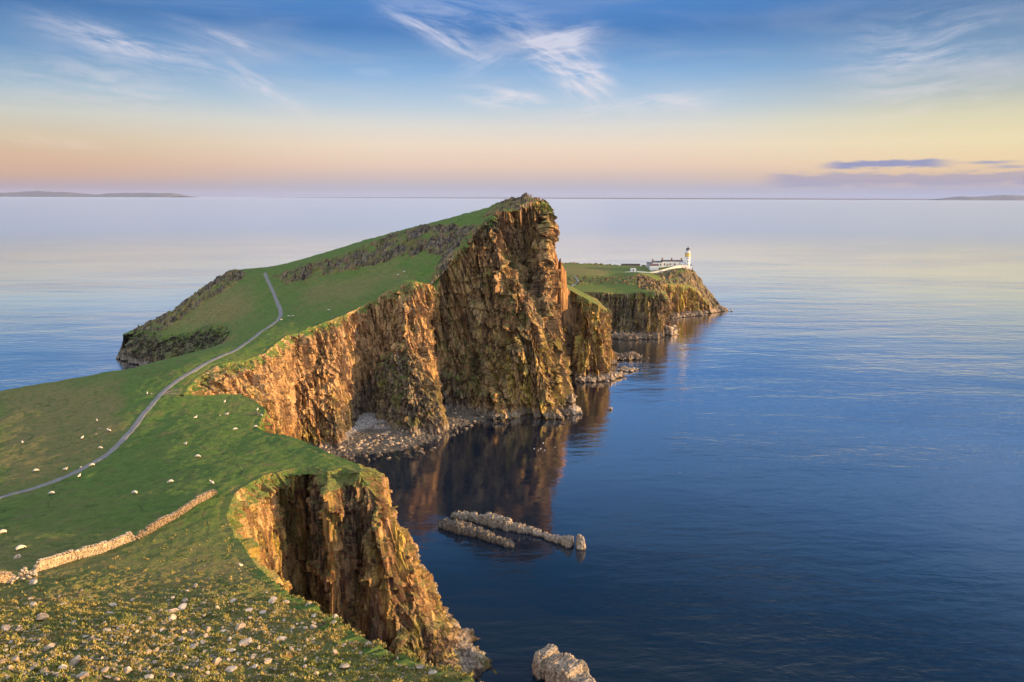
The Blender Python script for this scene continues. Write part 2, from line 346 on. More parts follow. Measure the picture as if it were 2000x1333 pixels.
def water_material():
    m, N, b = new_mat('sea_water')
    g = N.node('ShaderNodeNewGeometry'); pos = g.outputs['Position']
    x, y, z = N.sep(pos)
    dist = N.m('SQRT', N.m('ADD', N.m('MULTIPLY', x, x), N.m('MULTIPLY', y, y)))
    # swell, chop and ripples; calmer in the lee of the cliffs
    lee = N.m('MULTIPLY', N.ss(x, -10, 110), 1.0); lee = N.m('MAXIMUM', lee, N.m('MULTIPLY', N.ss(x, -120, -200), 0.5))
    lee = N.m('MAXIMUM', lee, N.ss(y, 700, 900))
    patch = N.ss(N.noise(N.map(pos, (0.5, 1.6, 1)), 0.006, 3, 0.5, 0.5), 0.35, 0.65, 0.45, 1.25)
    w0 = N.noise(N.map(pos, (0.35, 1, 1), (0, 0, R(-8))), 0.035, 3, 0.5, 0.3)
    w1 = N.noise(N.map(pos, (0.38, 1, 1), (0, 0, R(-10))), 0.22, 4, 0.5, 0.3)
    w2 = N.noise(N.map(pos, (0.5, 1, 1), (0, 0, R(6))), 0.6, 4, 0.6, 0.8)
    h = N.m('ADD', N.m('MULTIPLY', w0, 1.5), N.m('ADD', N.m('MULTIPLY', w1, 0.42), N.m('MULTIPLY', w2, 0.12)))
    fade = N.m('MULTIPLY', N.ss(dist, 250, 1200, 1.0, 0.5), N.ss(dist, 1200, 9000, 1.0, 0.15))
    amp = N.m('MULTIPLY', N.m('MULTIPLY', N.ss(lee, 0, 1, 0.3, 1.0), patch), fade)
    bm = N.node('ShaderNodeBump'); bm.inputs['Distance'].default_value = 1.0; N.set(bm.inputs['Strength'], N.m('MULTIPLY', amp, 0.8))
    N.set(bm.inputs['Height'], h)
    # calm deep sea: dark blue body under a mirror that strengthens towards grazing view (Fresnel curve)
    N.n.remove(b); body = N.node('ShaderNodeBsdfDiffuse'); body.inputs['Color'].default_value = (0.002, 0.012, 0.028, 1)
    gl = N.node('ShaderNodeBsdfGlossy', distribution='MULTI_GGX'); gl.inputs['Color'].default_value = (0.97, 0.98, 1, 1); N.set(gl.inputs['Roughness'], N.ss(dist, 250, 3000, 0.04, 0.26)); N.l.new(bm.outputs[0], gl.inputs['Normal'])
    lw = N.node('ShaderNodeLayerWeight'); lw.inputs['Blend'].default_value = 0.5
    fr_ = N.ramp(lw.outputs['Facing'], [(0.0, (.02,) * 3), (0.38, (.05,) * 3), (0.48, (.13,) * 3), (0.58, (.32,) * 3), (0.71, (.66,) * 3), (0.82, (.88,) * 3), (0.92, (.97,) * 3)])
    mx_ = N.node('ShaderNodeMixShader'); N.l.new(fr_, mx_.inputs[0]); N.l.new(body.outputs[0], mx_.inputs[1]); N.l.new(gl.outputs[0], mx_.inputs[2])
    N.l.new(mx_.outputs[0], [q for q in N.n if q.type == 'OUTPUT_MATERIAL'][0].inputs['Surface'])
    return m
# ------------------------------------------------------------------ water
ang = np.linspace(0, 2 * np.pi, 97)[:-1]; rad = np.array([60, 200, 500, 1000, 2000, 4000, 8000, 16000, 32000, 64000, 120000, 220000.])
wv = [[0, 200, 0]] + [[r * math.cos(a), 200 + r * math.sin(a), 0] for r in rad for a in ang]
wf = [[0, 1 + i, 1 + (i + 1) % 96] for i in range(96)]
for k in range(len(rad) - 1):
    for i in range(96):
        a, b_ = 1 + k * 96 + i, 1 + k * 96 + (i + 1) % 96
        wf.append([a, a + 96, b_ + 96, b_])
tag(mesh_obj('water', wv, wf, water_material(), True), kind='structure')

# ------------------------------------------------------------------ land tops as height fields
class Field:
    """smooth ground through surveyed points (thin-plate spline), cut by a coastline polygon"""
    def __init__(s, pts, lam=0.02):
        pts = np.array(pts, float); s.c = pts[:, :2]; n = len(pts); sc = 100.0; s.sc = sc
        q = s.c / sc; r = np.sqrt(((q[:, None] - q[None]) ** 2).sum(-1)); K = s.U(r) + lam * np.eye(n)
        Pm = np.c_[np.ones(n), q]; A = np.zeros((n + 3, n + 3)); A[:n, :n] = K; A[:n, n:] = Pm; A[n:, :n] = Pm.T
        s.w = np.linalg.solve(A, np.r_[pts[:, 2], 0, 0, 0])
    @staticmethod
    def U(r): return np.where(r > 0, r * r * np.log(np.maximum(r, 1e-9)), 0)
    def __call__(s, x, y):
        x, y = np.asarray(x, float), np.asarray(y, float); qx, qy = x / s.sc, y / s.sc; z = s.w[-3] + s.w[-2] * qx + s.w[-1] * qy
        for (cx, cy), w in zip(s.c / s.sc, s.w[:-3]):
            r2 = (qx - cx) ** 2 + (qy - cy) ** 2; z = z + w * 0.5 * r2 * np.log(np.maximum(r2, 1e-12))
        return z
def polydist(x, y, poly):
    """signed distance to a polygon (inside positive) and index of nearest edge"""
    poly = np.asarray(poly, float)[:, :2]; d = np.full(x.shape, 1e9); idx = np.zeros(x.shape, int); inside = np.zeros(x.shape, bool)
    n = len(poly)
    for i in range(n):
        x0, y0 = poly[i]; x1, y1 = poly[(i + 1) % n]; ex, ey = x1 - x0, y1 - y0; L = ex * ex + ey * ey + 1e-9
        t = np.clip(((x - x0) * ex + (y - y0) * ey) / L, 0, 1); dd = np.hypot(x - x0 - t * ex, y - y0 - t * ey)
        m = dd < d; d = np.where(m, dd, d); idx = np.where(m, i, idx)
        c = ((y0 > y) != (y1 > y)) & (x < ex * (y - y0) / (ey if abs(ey) > 1e-9 else 1e-9) + x0); inside ^= c
    return np.where(inside, d, -d), idx
def inpoly(u, v, poly): return polydist(u, v, poly)[0]

# coast of the near land, walked along the seaward (right) edge from the viewpoint, round the great cliff and back by the left shore
edge_hill = [np.array([14., -30., 104.]), np.array([10., 0., 100.]), np.array([6., 25., 84.]), P(910, 1333, 52), P(835, 1302, 55), P(760, 1270, 59), P(660, 1215, 68), P(560, 1160, 83), P(505, 1112, 99)]
edge_prom = [P(465, 1050, 112), P(445, 1000, 123), P(452, 975, 131), P(478, 950, 138), P(520, 925, 145), P(560, 922, 148), P(600, 921, 149), P(640, 920, 147), P(690, 912, 151), P(704, 914, 153)]
edge_bay = [P(700, 906, 154), P(640, 883, 163), P(590, 861, 174), P(530, 846, 181), P(503, 838, 186), P(512, 815, 199), P(520, 801, 207), P(500, 784, 216), P(470, 771, 224), P(430, 775, 222), P(395, 777, 220), P(358, 769, 219)]
edge_main = [P(370, 754, 228), P(385, 741, 236), P(420, 718, 246), P(480, 703, 257), P(520, 690, 268), P(560, 658, 296), P(600, 643, 307), P(640, 628, 316), P(690, 610, 329), P(740, 585, 336), P(790, 556, 337), P(812, 540, 338), P(836, 562, 346)]
edge_peak = [P(850, 570, 352), P(868, 530, 357), P(900, 480, 361), P(930, 450, 365), P(948, 421, 369), P(970, 414, 373), P(1000, 412, 374), P(1030, 404, 376), P(1048, 393, 381), P(1066, 398, 390), P(1074, 410, 398)]
edge_back = [np.array([19., 412, 104.]), np.array([8., 432, 104.]), np.array([-20., 448, 100.]), np.array([-60., 468, 92.]), np.array([-105., 488, 80.]), np.array([-150., 504, 66.]), np.array([-185., 512, 57.]),
             np.array([-215., 505, 50.]), np.array([-235., 495, 38.]), np.array([-255., 482, 24.]), np.array([-268., 462, 18.])]
edge_left = [P(268, 652, 452), P(290, 640, 448), P(309, 653, 440), P(345, 656, 434), P(393, 644, 424), P(440, 640, 402), P(455, 652, 350), P(450, 668, 303), P(400, 682, 288), P(330, 700, 274), P(260, 717, 262), P(200, 728, 264), P(100, 746, 254), P(0, 763, 246),
             np.array([-250., 225., 34.]), np.array([-280., 120., 48.]), np.array([-260., -30., 100.])]
poly1 = [*edge_hill, *edge_prom, *edge_bay, *edge_main, *edge_peak, *edge_back, *edge_left]
rates = [14] * (len(edge_hill) + len(edge_prom) + len(edge_bay) + len(edge_main) + len(edge_peak)) + [2.5] * (len(edge_back) - 1) + [14] * 7 + [0.8] * (len(edge_left) - 6)
ctrl1 = [*edge_hill, *edge_prom, *edge_bay, *edge_main, *edge_peak, *edge_back, *edge_left]
# surveyed inner points
inner = [(0, 1333, 43), (200, 1333, 46), (400, 1333, 49), (600, 1333, 51), (780, 1333, 52), (0, 1240, 60), (200, 1240, 62), (400, 1240, 64), (560, 1240, 64), (0, 1180, 76), (180, 1170, 79), (350, 1160, 82), (460, 1160, 84),
         (0, 1128, 92), (70, 1118, 95), (250, 1045, 113), (340, 1005, 122), (418, 966, 131), (420, 1060, 110), (0, 975, 142), (150, 965, 140), (264, 965, 137), (400, 945, 139),
         (0, 850, 194), (150, 850, 190), (300, 850, 184), (430, 840, 184), (550, 880, 165), (620, 895, 158), (0, 800, 220), (200, 780, 222), (300, 780, 213), (420, 800, 206), (300, 745, 234), (200, 745, 243), (420, 705, 250), (350, 715, 246),
         (480, 670, 282), (520, 645, 305), (548, 618, 340), (470, 640, 330), (545, 600, 370), (535, 575, 408), (525, 550, 446), (516, 528, 486),
         (620, 600, 350), (700, 580, 352), (780, 545, 348), (620, 560, 408), (700, 545, 395), (800, 520, 372), (860, 505, 366),
         (560, 552, 436), (640, 530, 425), (700, 515, 412), (760, 503, 402), (830, 494, 388), (880, 488, 378),
         (560, 530, 452), (640, 508, 440), (700, 493, 428), (760, 474, 416), (830, 457, 400), (900, 455, 384), (925, 455, 376),
         (560, 515, 482), (640, 495, 475), (700, 475, 467), (760, 460, 458), (830, 440, 447), (900, 423, 434), (960, 404, 418), (1000, 388, 404), (1036, 381, 398), (960, 412, 395), (1000, 402, 388), (1060, 387, 398),
         (455, 528, 492), (430, 541, 488), (400, 566, 482), (375, 591, 476), (330, 622, 468), (470, 560, 450), (440, 600, 425), (400, 620, 438), (350, 640, 445), (480, 600, 400), (500, 560, 430)]
ctrl1 += [P(*p) for p in inner]
F1 = Field(ctrl1)
def foreground_weight(x, y, z): return sstep(y, 128, 104) * sstep(x + 0.0 * y, 20, 0)
def detail1(x, y, z0):
    fg = sstep(z0, 52.2, 56.0) * sstep(y, 125, 108)
    d = 0.7 * fbm(x / 22, y / 22, x * 0, 3, 3) + 0.28 * fbm(x / 6.5, y / 6.5, x * 0, 3, 5) + 0.13 * fbm(x / 2.2, y / 2.2, x * 0, 3, 9)
    # sheep-trodden terracettes along the contours of the near slope, tussocks between
    ph = z0 / 1.15 + 1.1 * fbm(x / 9, y / 9, x * 0, 3, 21) + 0.35 * fbm(x / 1.7, y / 1.7, x * 0, 2, 24)
    saw = ph - np.floor(ph); saw = sstep(saw, 0.0, 0.35) * (1 - saw)
    d = d + fg * (0.95 * saw + 0.36 * fbm(x / 1.1, y / 1.1, x * 0, 3, 31, 0.65) + 0.12 * fbm(x / 0.45, y / 0.45, x * 0, 2, 36))
    # gentler terracettes on the far slopes
    fs = sstep(y, 300, 340); ph2 = z0 / 1.8 + 0.7 * fbm(x / 20, y / 20, x * 0, 3, 41); s2 = ph2 - np.floor(ph2)
    d = d + fs * 0.5 * sstep(s2, 0, 0.4) * (1 - s2)
    return d
CRAG = [(535, 540), (600, 518), (660, 503), (720, 480), (770, 458), (830, 442), (880, 442), (930, 440), (940, 462), (905, 500), (850, 498), (780, 504), (700, 524), (620, 540), (560, 556)]
CRAG2 = [(455, 526), (482, 536), (460, 556), (425, 575), (395, 596), (345, 630), (310, 650), (262, 660), (262, 640), (300, 618), (365, 584), (400, 558), (428, 536)]
CRAG3 = [(1000, 385), (1050, 380), (1085, 395), (1085, 430), (1040, 425), (1010, 415), (940, 425), (960, 405)]
CRAG4 = [(860, 492), (920, 470), (900, 520), (860, 560), (830, 570), (850, 530)]
DRY = [[(0, 760), (110, 750), (220, 745), (235, 775), (250, 830), (200, 890), (100, 935), (0, 960)], [(590, 560), (700, 545), (760, 520), (780, 540), (700, 580), (600, 600)],
       [(395, 585), (480, 560), (500, 610), (430, 640), (330, 650), (340, 620)], [(0, 1160), (250, 1110), (380, 1060), (470, 1110), (420, 1160), (200, 1190), (0, 1200)], [(1085, 517), (1200, 522), (1180, 540), (1085, 540)]]
def pmask(u, v, poly, soft):
    return sstep(inpoly(u, v, poly), -soft, soft)
def H1(x, y):
    z0 = F1(x, y); return z0 + detail1(x, y, z0)

def build_heightfield(name, F, detail, poly, rates, xs_fn, ys, uu, attr_fn, shift=0.0):
    Y, U = np.meshgrid(ys, uu, indexing='ij'); X = xs_fn(Y, U)
    sdist = np.empty(X.shape); idx = np.empty(X.shape, int)
    sdist, idx = polydist(X, Y, poly); sdist = sdist - shift
    sdist = sdist + 0.7 * fbm(X / 3.5, Y / 3.5, X * 0, 3, 77) - 0.5
    z0 = F(X, Y); z = z0 + detail(X, Y, z0)
    rt = np.array(rates, float)[idx]
    out = np.maximum(-sdist, 0)
    rock_rough = sstep(out, 0.2, 4)
    z = z - np.where(rt > 9, 0.8 * np.minimum(out, 1.5) + 30 * np.maximum(out - 1.5, 0), rt * out) * (1 + 0.35 * fbm(X / 5, Y / 5, X * 0, 3, 88) * rock_rough)
    z = z - 0.25 * sstep(sdist, 2.0, 0.0)
    z = np.maximum(z, -6)
    zone = attr_fn(X, Y, z, sdist)
    z = z + zone[..., 4]
    V = np.stack([X, Y, z], -1).reshape(-1, 3)
    f = gridfaces(X.shape[0], X.shape[1], True)
    zz = z.ravel()[f]; keep = (zz.max(1) > -5.5)
    sk = ((sdist < -0.8) & (rt > 9)).ravel(); keep &= sk[f].sum(1) < 3
    f = f[keep]
    used = np.zeros(len(V), bool); used[f.ravel()] = True; remap = np.cumsum(used) - 1
    ob = mesh_obj(name, V[used], remap[f], M_LAND, True, zone[..., :4].reshape(-1, 4)[used])
    rkf = zone[..., 0].ravel()[f].mean(1) < 0.4
    if len(ob.data.polygons) == len(rkf): ob.data.polygons.foreach_set('use_smooth', rkf)
    if 'tone' not in ob.data.attributes: Xu, Yu, Zu = V[used].T; ta = ob.data.attributes.new('tone', 'FLOAT', 'POINT'); ta.data.foreach_set('value', (0.8 * facet(Xu / 3, Yu / 3, Zu / 5, 71) + 0.6 * facet(Xu / 1.2, Yu / 1.2, Zu / 2, 72)).astype(np.float32))
    return tag(ob, kind='structure')
def attr1(X, Y, z, sd_):
    u, v = proj(X, Y, z)
    crag = np.maximum.reduce([pmask(u, v, CRAG, 5), pmask(u, v, CRAG2, 5), 0.75 * pmask(u, v, CRAG3, 4), pmask(u, v, CRAG4, 6)])
    crag = crag * (Y > 340) * sstep(fbm(X / 9, Y / 9, X * 0, 4, 55), -0.6, 0.25)
    f1, f2, val = cell(X / 3.2, Y / 3.2, X * 0, 5); g1, g2, val2 = cell(X / 1.3, Y / 1.3, X * 0, 6)
    bump = crag * (3.2 * facet(X / 5.5, Y / 4.0, X * 0, 5) + 0.8 * facet(X / 1.8, Y / 1.8, X * 0, 6) + 0.5)
    dry = np.zeros(X.shape)
    for p in DRY[:4]: dry = np.maximum(dry, pmask(u + 40 * fbm(X / 15, Y / 15, X * 0, 3, 61), v + 20 * fbm(X / 15, Y / 15, X * 0, 3, 62), p, 26))
    near = sstep(Y, 125, 100) * 0.75
    dry = np.clip(np.maximum(dry, near), 0, 1)
    edge = sstep(sd_, 3.0, 0.3) * (fbm(X / 3, Y / 3, X * 0, 3, 66) > -0.1)
    rock = np.clip(np.maximum(crag, 0.35 * edge), 0, 1)
    # bare reddish soil scars by the promontory edge
    west = sstep(X, -70, -110) * sstep(Y, 330, 380)
    return np.stack([rock, dry, 0.12 * edge * (1 - west), np.maximum(crag, west * sstep(sd_, 3, 0)), bump], -1)
ys = np.concatenate([np.linspace(-30, 40, 60)[:-1], 40 * np.exp(np.linspace(0, math.log(540 / 40.), 1150))])
uu = np.linspace(-1.06, 0.30, 1150)
build_heightfield('terrain', F1, detail1, poly1, rates, lambda Y, U: U * (Y + 34), ys, uu, attr1, 0.2)

# ------------------------------------------------------------------ cliffs as folded sheets
def column(pts, n):
    pts = np.array(pts, float); s = np.r_[0, np.cumsum(np.linalg.norm(np.diff(pts, axis=0), axis=1))]; t = np.linspace(0, s[-1], n)
    return np.stack([np.interp(t, s, pts[:, k]) for k in range(3)], 1)
def smooth1(a, n, axis):
    if n < 1: return a
    k = np.ones(2 * n + 1) / (2 * n + 1); pad = [(0, 0)] * a.ndim; pad[axis] = (n, n)
    return np.apply_along_axis(lambda m: np.convolve(m, k, 'valid'), axis, np.pad(a, pad, mode='edge'))
def rockdisp(x, y, z, s, tilt=(0.12, 0.0), sc=1.0, cols=1.0):
    xs = x + z * tilt[0]; ysh = y + z * tilt[1]
    a = 1.7 * (1 - 2 * np.abs(fbm(xs / (17 * sc), ysh / (17 * sc), z / (75 * sc), 3, s))) * 0.8
    w = 0.7 * fbm(x / 7, y / 7, z / 14, 2, s + 3)
    b = cols * 4.2 * facet((xs + w) / (6.5 * sc), (ysh + w) / (6.5 * sc), (z + 3 * w) / (22 * sc), s + 1)
    c = 2.5 * facet((xs + 0.5 * w) / (2.8 * sc), (ysh + 0.5 * w) / (2.8 * sc), (z + w) / (8 * sc), s + 2)
    d = 0.95 * facet(x / 1.3, y / 1.3, z / 3.0, s + 5) + 0.28 * fbm(x / 1.1, y / 1.1, z / 1.4, 3, s + 7)
    st = z / 7.5 + 0.5 * fbm(x / 15, y / 15, z / 9, 2, s + 8); st = st - np.floor(st)
    e = 1.0 * (1 - st)
    return a + b + c + d + e
def cliff(name, cols, seed, du=0.45, dv=0.5, amp=1.0, H='H1', tilt=(0.12, 0.0), sc=1.0, colw=1.0, bottom=-4.0, topin=3.0, zonefn=None, F=None, sm=2, inside=None, shoulder=0.0):
    cs = []
    for c in cols:
        c = [np.array(p, float) for p in c]
        if c[-1][2] > bottom:
            last = c[-1]; c.append(np.array([last[0] + 0.02 * (last[2] - bottom), last[1], bottom]))
        cs.append(c)
    L = max(sum(np.linalg.norm(np.diff(np.array(c), axis=0), axis=1)) for c in cs); nv = int(L / dv)
    G = np.stack([column(c, nv) for c in cs])
    seg = np.linalg.norm(np.diff(G[:, ::max(1, nv // 6)], axis=0), axis=2).max(1); s = np.r_[0, np.cumsum(seg)]; nu = int(s[-1] / du)
    t = np.linspace(0, s[-1], nu)
    flat = G.reshape(len(cs), -1); D = np.stack([np.interp(t, s, flat[:, k]) for k in range(flat.shape[1])], 1).reshape(nu, nv, 3)
    D = smooth1(D, sm, 0); D[:, 1:-1] = smooth1(D, 2, 1)[:, 1:-1]
    B = smooth1(smooth1(D, 8, 0), 6, 1)
    tu = np.gradient(B, axis=0); tv = np.gradient(B, axis=1); n = np.cross(tu, tv); n /= np.linalg.norm(n, axis=2, keepdims=True) + 1e-9
    # columns run left to right as seen from the sea, rows run down: normal points seaward
    n = -n if (n[..., 1].mean() > 0 and inside is None) else n
    if inside is not None:
        c = D.mean((0, 1)); 
        if ((np.array(inside) - c) * n.mean((0, 1))).sum() > 0: n = -n
    if shoulder:
        dd0 = np.linspace(0, L, nv)[None]; wob_ = 0.6 + 0.8 * sstep(fbm(D[..., 0] / 6, D[..., 1] / 6, 0 * D[..., 0], 3, seed + 90), -0.4, 0.5)
        D = D + n * np.array([1, 1, 0]) * (shoulder * wob_ * np.clip(dd0 / 5.0, 0, 1))[..., None]
    x, y, z = D[..., 0], D[..., 1], D[..., 2]
    disp = rockdisp(x, y, z, seed, tilt, sc, colw) * amp
    down = np.linspace(0, L, nv)[None]
    disp = (disp - disp.mean() - 0.3) * sstep(down, -1.5, 6.0)
    nn = n * np.array([1, 1, 0.35]); Dn = D + nn * disp[..., None]
    # rocks jut at the brink
    Dn[..., 2] += 0.5 * sstep(down, 3, 0) * fbm(x / 2, y / 2, z * 0, 3, seed + 50)
    if H:
        Hf = globals()[H]; dz = np.clip(Hf(Dn[:, 0, 0], Dn[:, 0, 1]) - Dn[:, 0, 2], -2.5, 2.5)[:, None]
        Dn[..., 2] += dz * sstep(down, 10, 0)
    top = Dn[:, :1] - n[:, :1] * np.array([1, 1, 0]) * topin
    if H: top[..., 2] = Hf(top[..., 0], top[..., 1]) - 0.25
    else: top[..., 2] -= 0.5
    Dn = np.concatenate([top, Dn], 1)
    X, Y, Z = Dn[..., 0], Dn[..., 1], Dn[..., 2]
    zone = zonefn(X, Y, Z, *proj(X, Y, Z)) if zonefn else np.zeros((*X.shape, 4))
    dd = np.concatenate([np.zeros((1, 1)), down], 1); creep = sstep(fbm(X / 5, Y / 5, Z / 9, 3, seed + 60), -0.55, 0.15)
    bias = 1.5 * sstep(dd, 11, 0) * creep; bias[:, 0] = 1.5
    zone = zone.copy(); zone[..., 0] -= bias
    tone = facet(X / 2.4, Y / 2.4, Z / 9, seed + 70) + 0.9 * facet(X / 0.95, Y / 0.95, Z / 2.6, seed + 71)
    V = Dn.reshape(-1, 3)
    tu = np.gradient(Dn, axis=0); tv = np.gradient(Dn, axis=1); nm = np.cross(tu, tv)
    flip = (nm * np.concatenate([n[:, :1], n], 1)).sum(-1).mean() < 0
    ob = mesh_obj(name, V, gridfaces(nu, nv + 1, flip), M_LAND, False, zone.reshape(-1, 4))
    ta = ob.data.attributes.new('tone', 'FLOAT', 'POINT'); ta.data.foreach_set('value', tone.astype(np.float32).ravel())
    return tag(ob, kind='structure')
def down(p, dxy=(0, 0), z=-4.0): return np.array([p[0] + dxy[0], p[1] + dxy[1], z])
def Z4(a, b, c, d): return np.stack(np.broadcast_arrays(a, b, c, d), -1)

# seaward edge of the viewpoint hill (mostly hidden)
cliff('hill_cliff', [[p, down(p, (10, -2))] for p in [*edge_hill[:]]] + [[edge_prom[0], down(edge_prom[0], (2, -2))]], 101, 0.5, 0.7, 0.25, inside=(-60, 40, 20))
# promontory cliff
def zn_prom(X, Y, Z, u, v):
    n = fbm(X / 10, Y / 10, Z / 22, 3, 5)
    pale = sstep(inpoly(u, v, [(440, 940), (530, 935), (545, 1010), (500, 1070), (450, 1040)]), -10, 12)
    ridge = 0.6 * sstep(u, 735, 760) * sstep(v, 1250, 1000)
    dk = 0.5 * sstep(u, 596, 606) * sstep(u, 742, 735) * (np.abs(u - 653 - (v - 930) * 0.04) > 16) * sstep(v, 935, 990)  # shade of the slabs turned from the sun, painted dark
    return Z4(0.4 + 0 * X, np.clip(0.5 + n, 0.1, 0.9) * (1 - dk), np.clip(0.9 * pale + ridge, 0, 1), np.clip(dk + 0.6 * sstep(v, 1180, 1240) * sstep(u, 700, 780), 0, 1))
pc = [[P(505, 1112, 99), P(520, 1160, 100)], [P(462, 1050, 111), P(492, 1130, 110)], [P(443, 1000, 122), P(468, 1080, 120)], [P(452, 978, 130), P(478, 1060, 130)],
      [P(478, 952, 138), P(500, 1000, 139), P(520, 1080, 141)], [P(520, 925, 145), P(545, 1050, 151)], [P(560, 922, 149), P(588, 1060, 157)], [P(600, 921, 152), P(608, 960, 154), P(615, 1130, 160)],
      [P(618, 921, 150), P(630, 970, 151), P(628, 1150, 155)], [P(638, 920, 147), P(646, 990, 145), P(655, 1200, 143)], [P(660, 918, 149), P(670, 1000, 148), P(674, 1200, 148)], [P(668, 917, 151), P(682, 1000, 155), P(684, 1200, 157)],
      [P(690, 914, 149), P(712, 1000, 149), P(724, 1200, 149)], [P(702, 916, 147), P(733, 990, 147), P(765, 1160, 143), P(785, 1260, 140)],
      [P(704, 916, 148), P(738, 995, 149), P(790, 1130, 148), P(850, 1260, 143), P(890, 1345, 136)], [P(705, 915, 149), P(738, 985, 152), P(788, 1110, 160), P(850, 1190, 160), P(885, 1230, 155), P(972, 1335, 139)],
      [P(705, 914, 150), P(734, 965, 155), P(758, 1035, 164), P(788, 1103, 180), P(815, 1132, 183)], [P(703, 911, 152), P(726, 950, 160), P(745, 1000, 172), np.array([-33., 196, 3.])],
      [P(700, 906, 155), np.array([-37., 172, 25.]), np.array([-40., 196, 2.])]]
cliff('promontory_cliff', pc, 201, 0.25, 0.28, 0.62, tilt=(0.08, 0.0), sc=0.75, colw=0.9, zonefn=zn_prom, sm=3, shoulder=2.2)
# landward wall of the bay, seen only from the sea
bc = [[p, down(p, (4 + 0.15 * (p[0] + 80), 10))] for p in edge_bay]
cliff('bay_cliff', bc, 211, 0.8, 0.9, 0.6, inside=(-110, 160, 20))
# long lit wall of the bay
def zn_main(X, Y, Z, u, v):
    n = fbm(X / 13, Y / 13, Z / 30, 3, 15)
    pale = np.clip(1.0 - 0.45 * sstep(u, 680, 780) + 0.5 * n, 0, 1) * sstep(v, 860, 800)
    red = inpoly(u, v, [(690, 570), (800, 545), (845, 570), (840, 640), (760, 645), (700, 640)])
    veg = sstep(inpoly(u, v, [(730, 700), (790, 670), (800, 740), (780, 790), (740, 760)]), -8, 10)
    dk = sstep(inpoly(u, v, [(690, 770), (760, 690), (800, 680), (835, 740), (860, 750), (880, 840), (690, 840), (640, 870), (640, 820)]), -8, 10)  # shade of the inner bay corner painted dark down to the foot
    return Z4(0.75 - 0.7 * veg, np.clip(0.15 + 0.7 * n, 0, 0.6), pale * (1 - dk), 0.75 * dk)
mc = [[P(358, 769, 219), P(362, 790, 219)], [P(370, 754, 228), P(378, 785, 224)], [P(385, 741, 236), P(395, 785, 229)], [P(420, 718, 246), P(430, 740, 243), P(445, 800, 237)], [P(480, 703, 257), P(490, 760, 251), P(505, 820, 246)], [P(520, 690, 268), P(530, 760, 264), P(545, 850, 258)],
      [P(560, 658, 296), P(567, 760, 291), P(575, 860, 287)], [P(592, 647, 304), P(595, 700, 300), P(605, 862, 287)], [P(604, 642, 309), P(606, 700, 307), P(625, 866, 288)], [P(640, 628, 316), P(645, 740, 304), P(655, 866, 286)],
      [P(662, 620, 322), P(665, 740, 314), P(668, 838, 301)], [P(690, 610, 329), P(695, 700, 330), P(702, 808, 329)], [P(715, 598, 333), P(720, 700, 335), P(722, 800, 333)], [P(742, 585, 336), P(742, 700, 333), P(742, 815, 325)],
      [P(765, 572, 337), P(765, 680, 331), P(775, 828, 313)], [P(790, 557, 337), P(795, 680, 325), P(805, 740, 316), P(815, 833, 306)], [P(812, 541, 338), P(822, 650, 334), P(838, 750, 322), P(860, 828, 309)], [P(836, 564, 346), P(838, 640, 350), P(842, 740, 352), P(850, 792, 349)]]
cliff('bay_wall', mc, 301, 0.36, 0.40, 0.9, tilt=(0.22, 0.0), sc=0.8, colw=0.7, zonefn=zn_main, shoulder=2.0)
# the great cliff
def zn_peak(X, Y, Z, u, v):
    n = fbm(X / 14, Y / 14, Z / 32, 3, 25)
    lich = np.clip(0.1 + 0.9 * n + 0.9 * sstep(v, 600, 730) * sstep(u, 930, 1000), 0, 1)
    veg = sstep(inpoly(u, v, [(850, 640), (930, 590), (960, 680), (930, 760), (870, 740)]), -12, 12)
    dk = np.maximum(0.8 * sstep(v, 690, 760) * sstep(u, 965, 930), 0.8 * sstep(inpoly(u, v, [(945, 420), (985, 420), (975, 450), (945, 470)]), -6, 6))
    dk = np.maximum(dk, 0.35 * veg); dk = np.maximum(dk, 0.4 * sstep(fbm(X / 9, Y / 9, Z / 25, 3, 27), 0.0, 0.35)); dk = np.maximum(dk, 0.5 * sstep(inpoly(u, v, [(985, 450), (1040, 450), (1065, 560), (1075, 660), (1050, 640), (1010, 540)]), -8, 8))  # shade painted into the recess and lower left flank; noise is rock tone
    return Z4(0.6 - 0.55 * veg, lich, np.clip(0.2 + 0.8 * n, 0, 0.6) * sstep(v, 400, 440), dk)
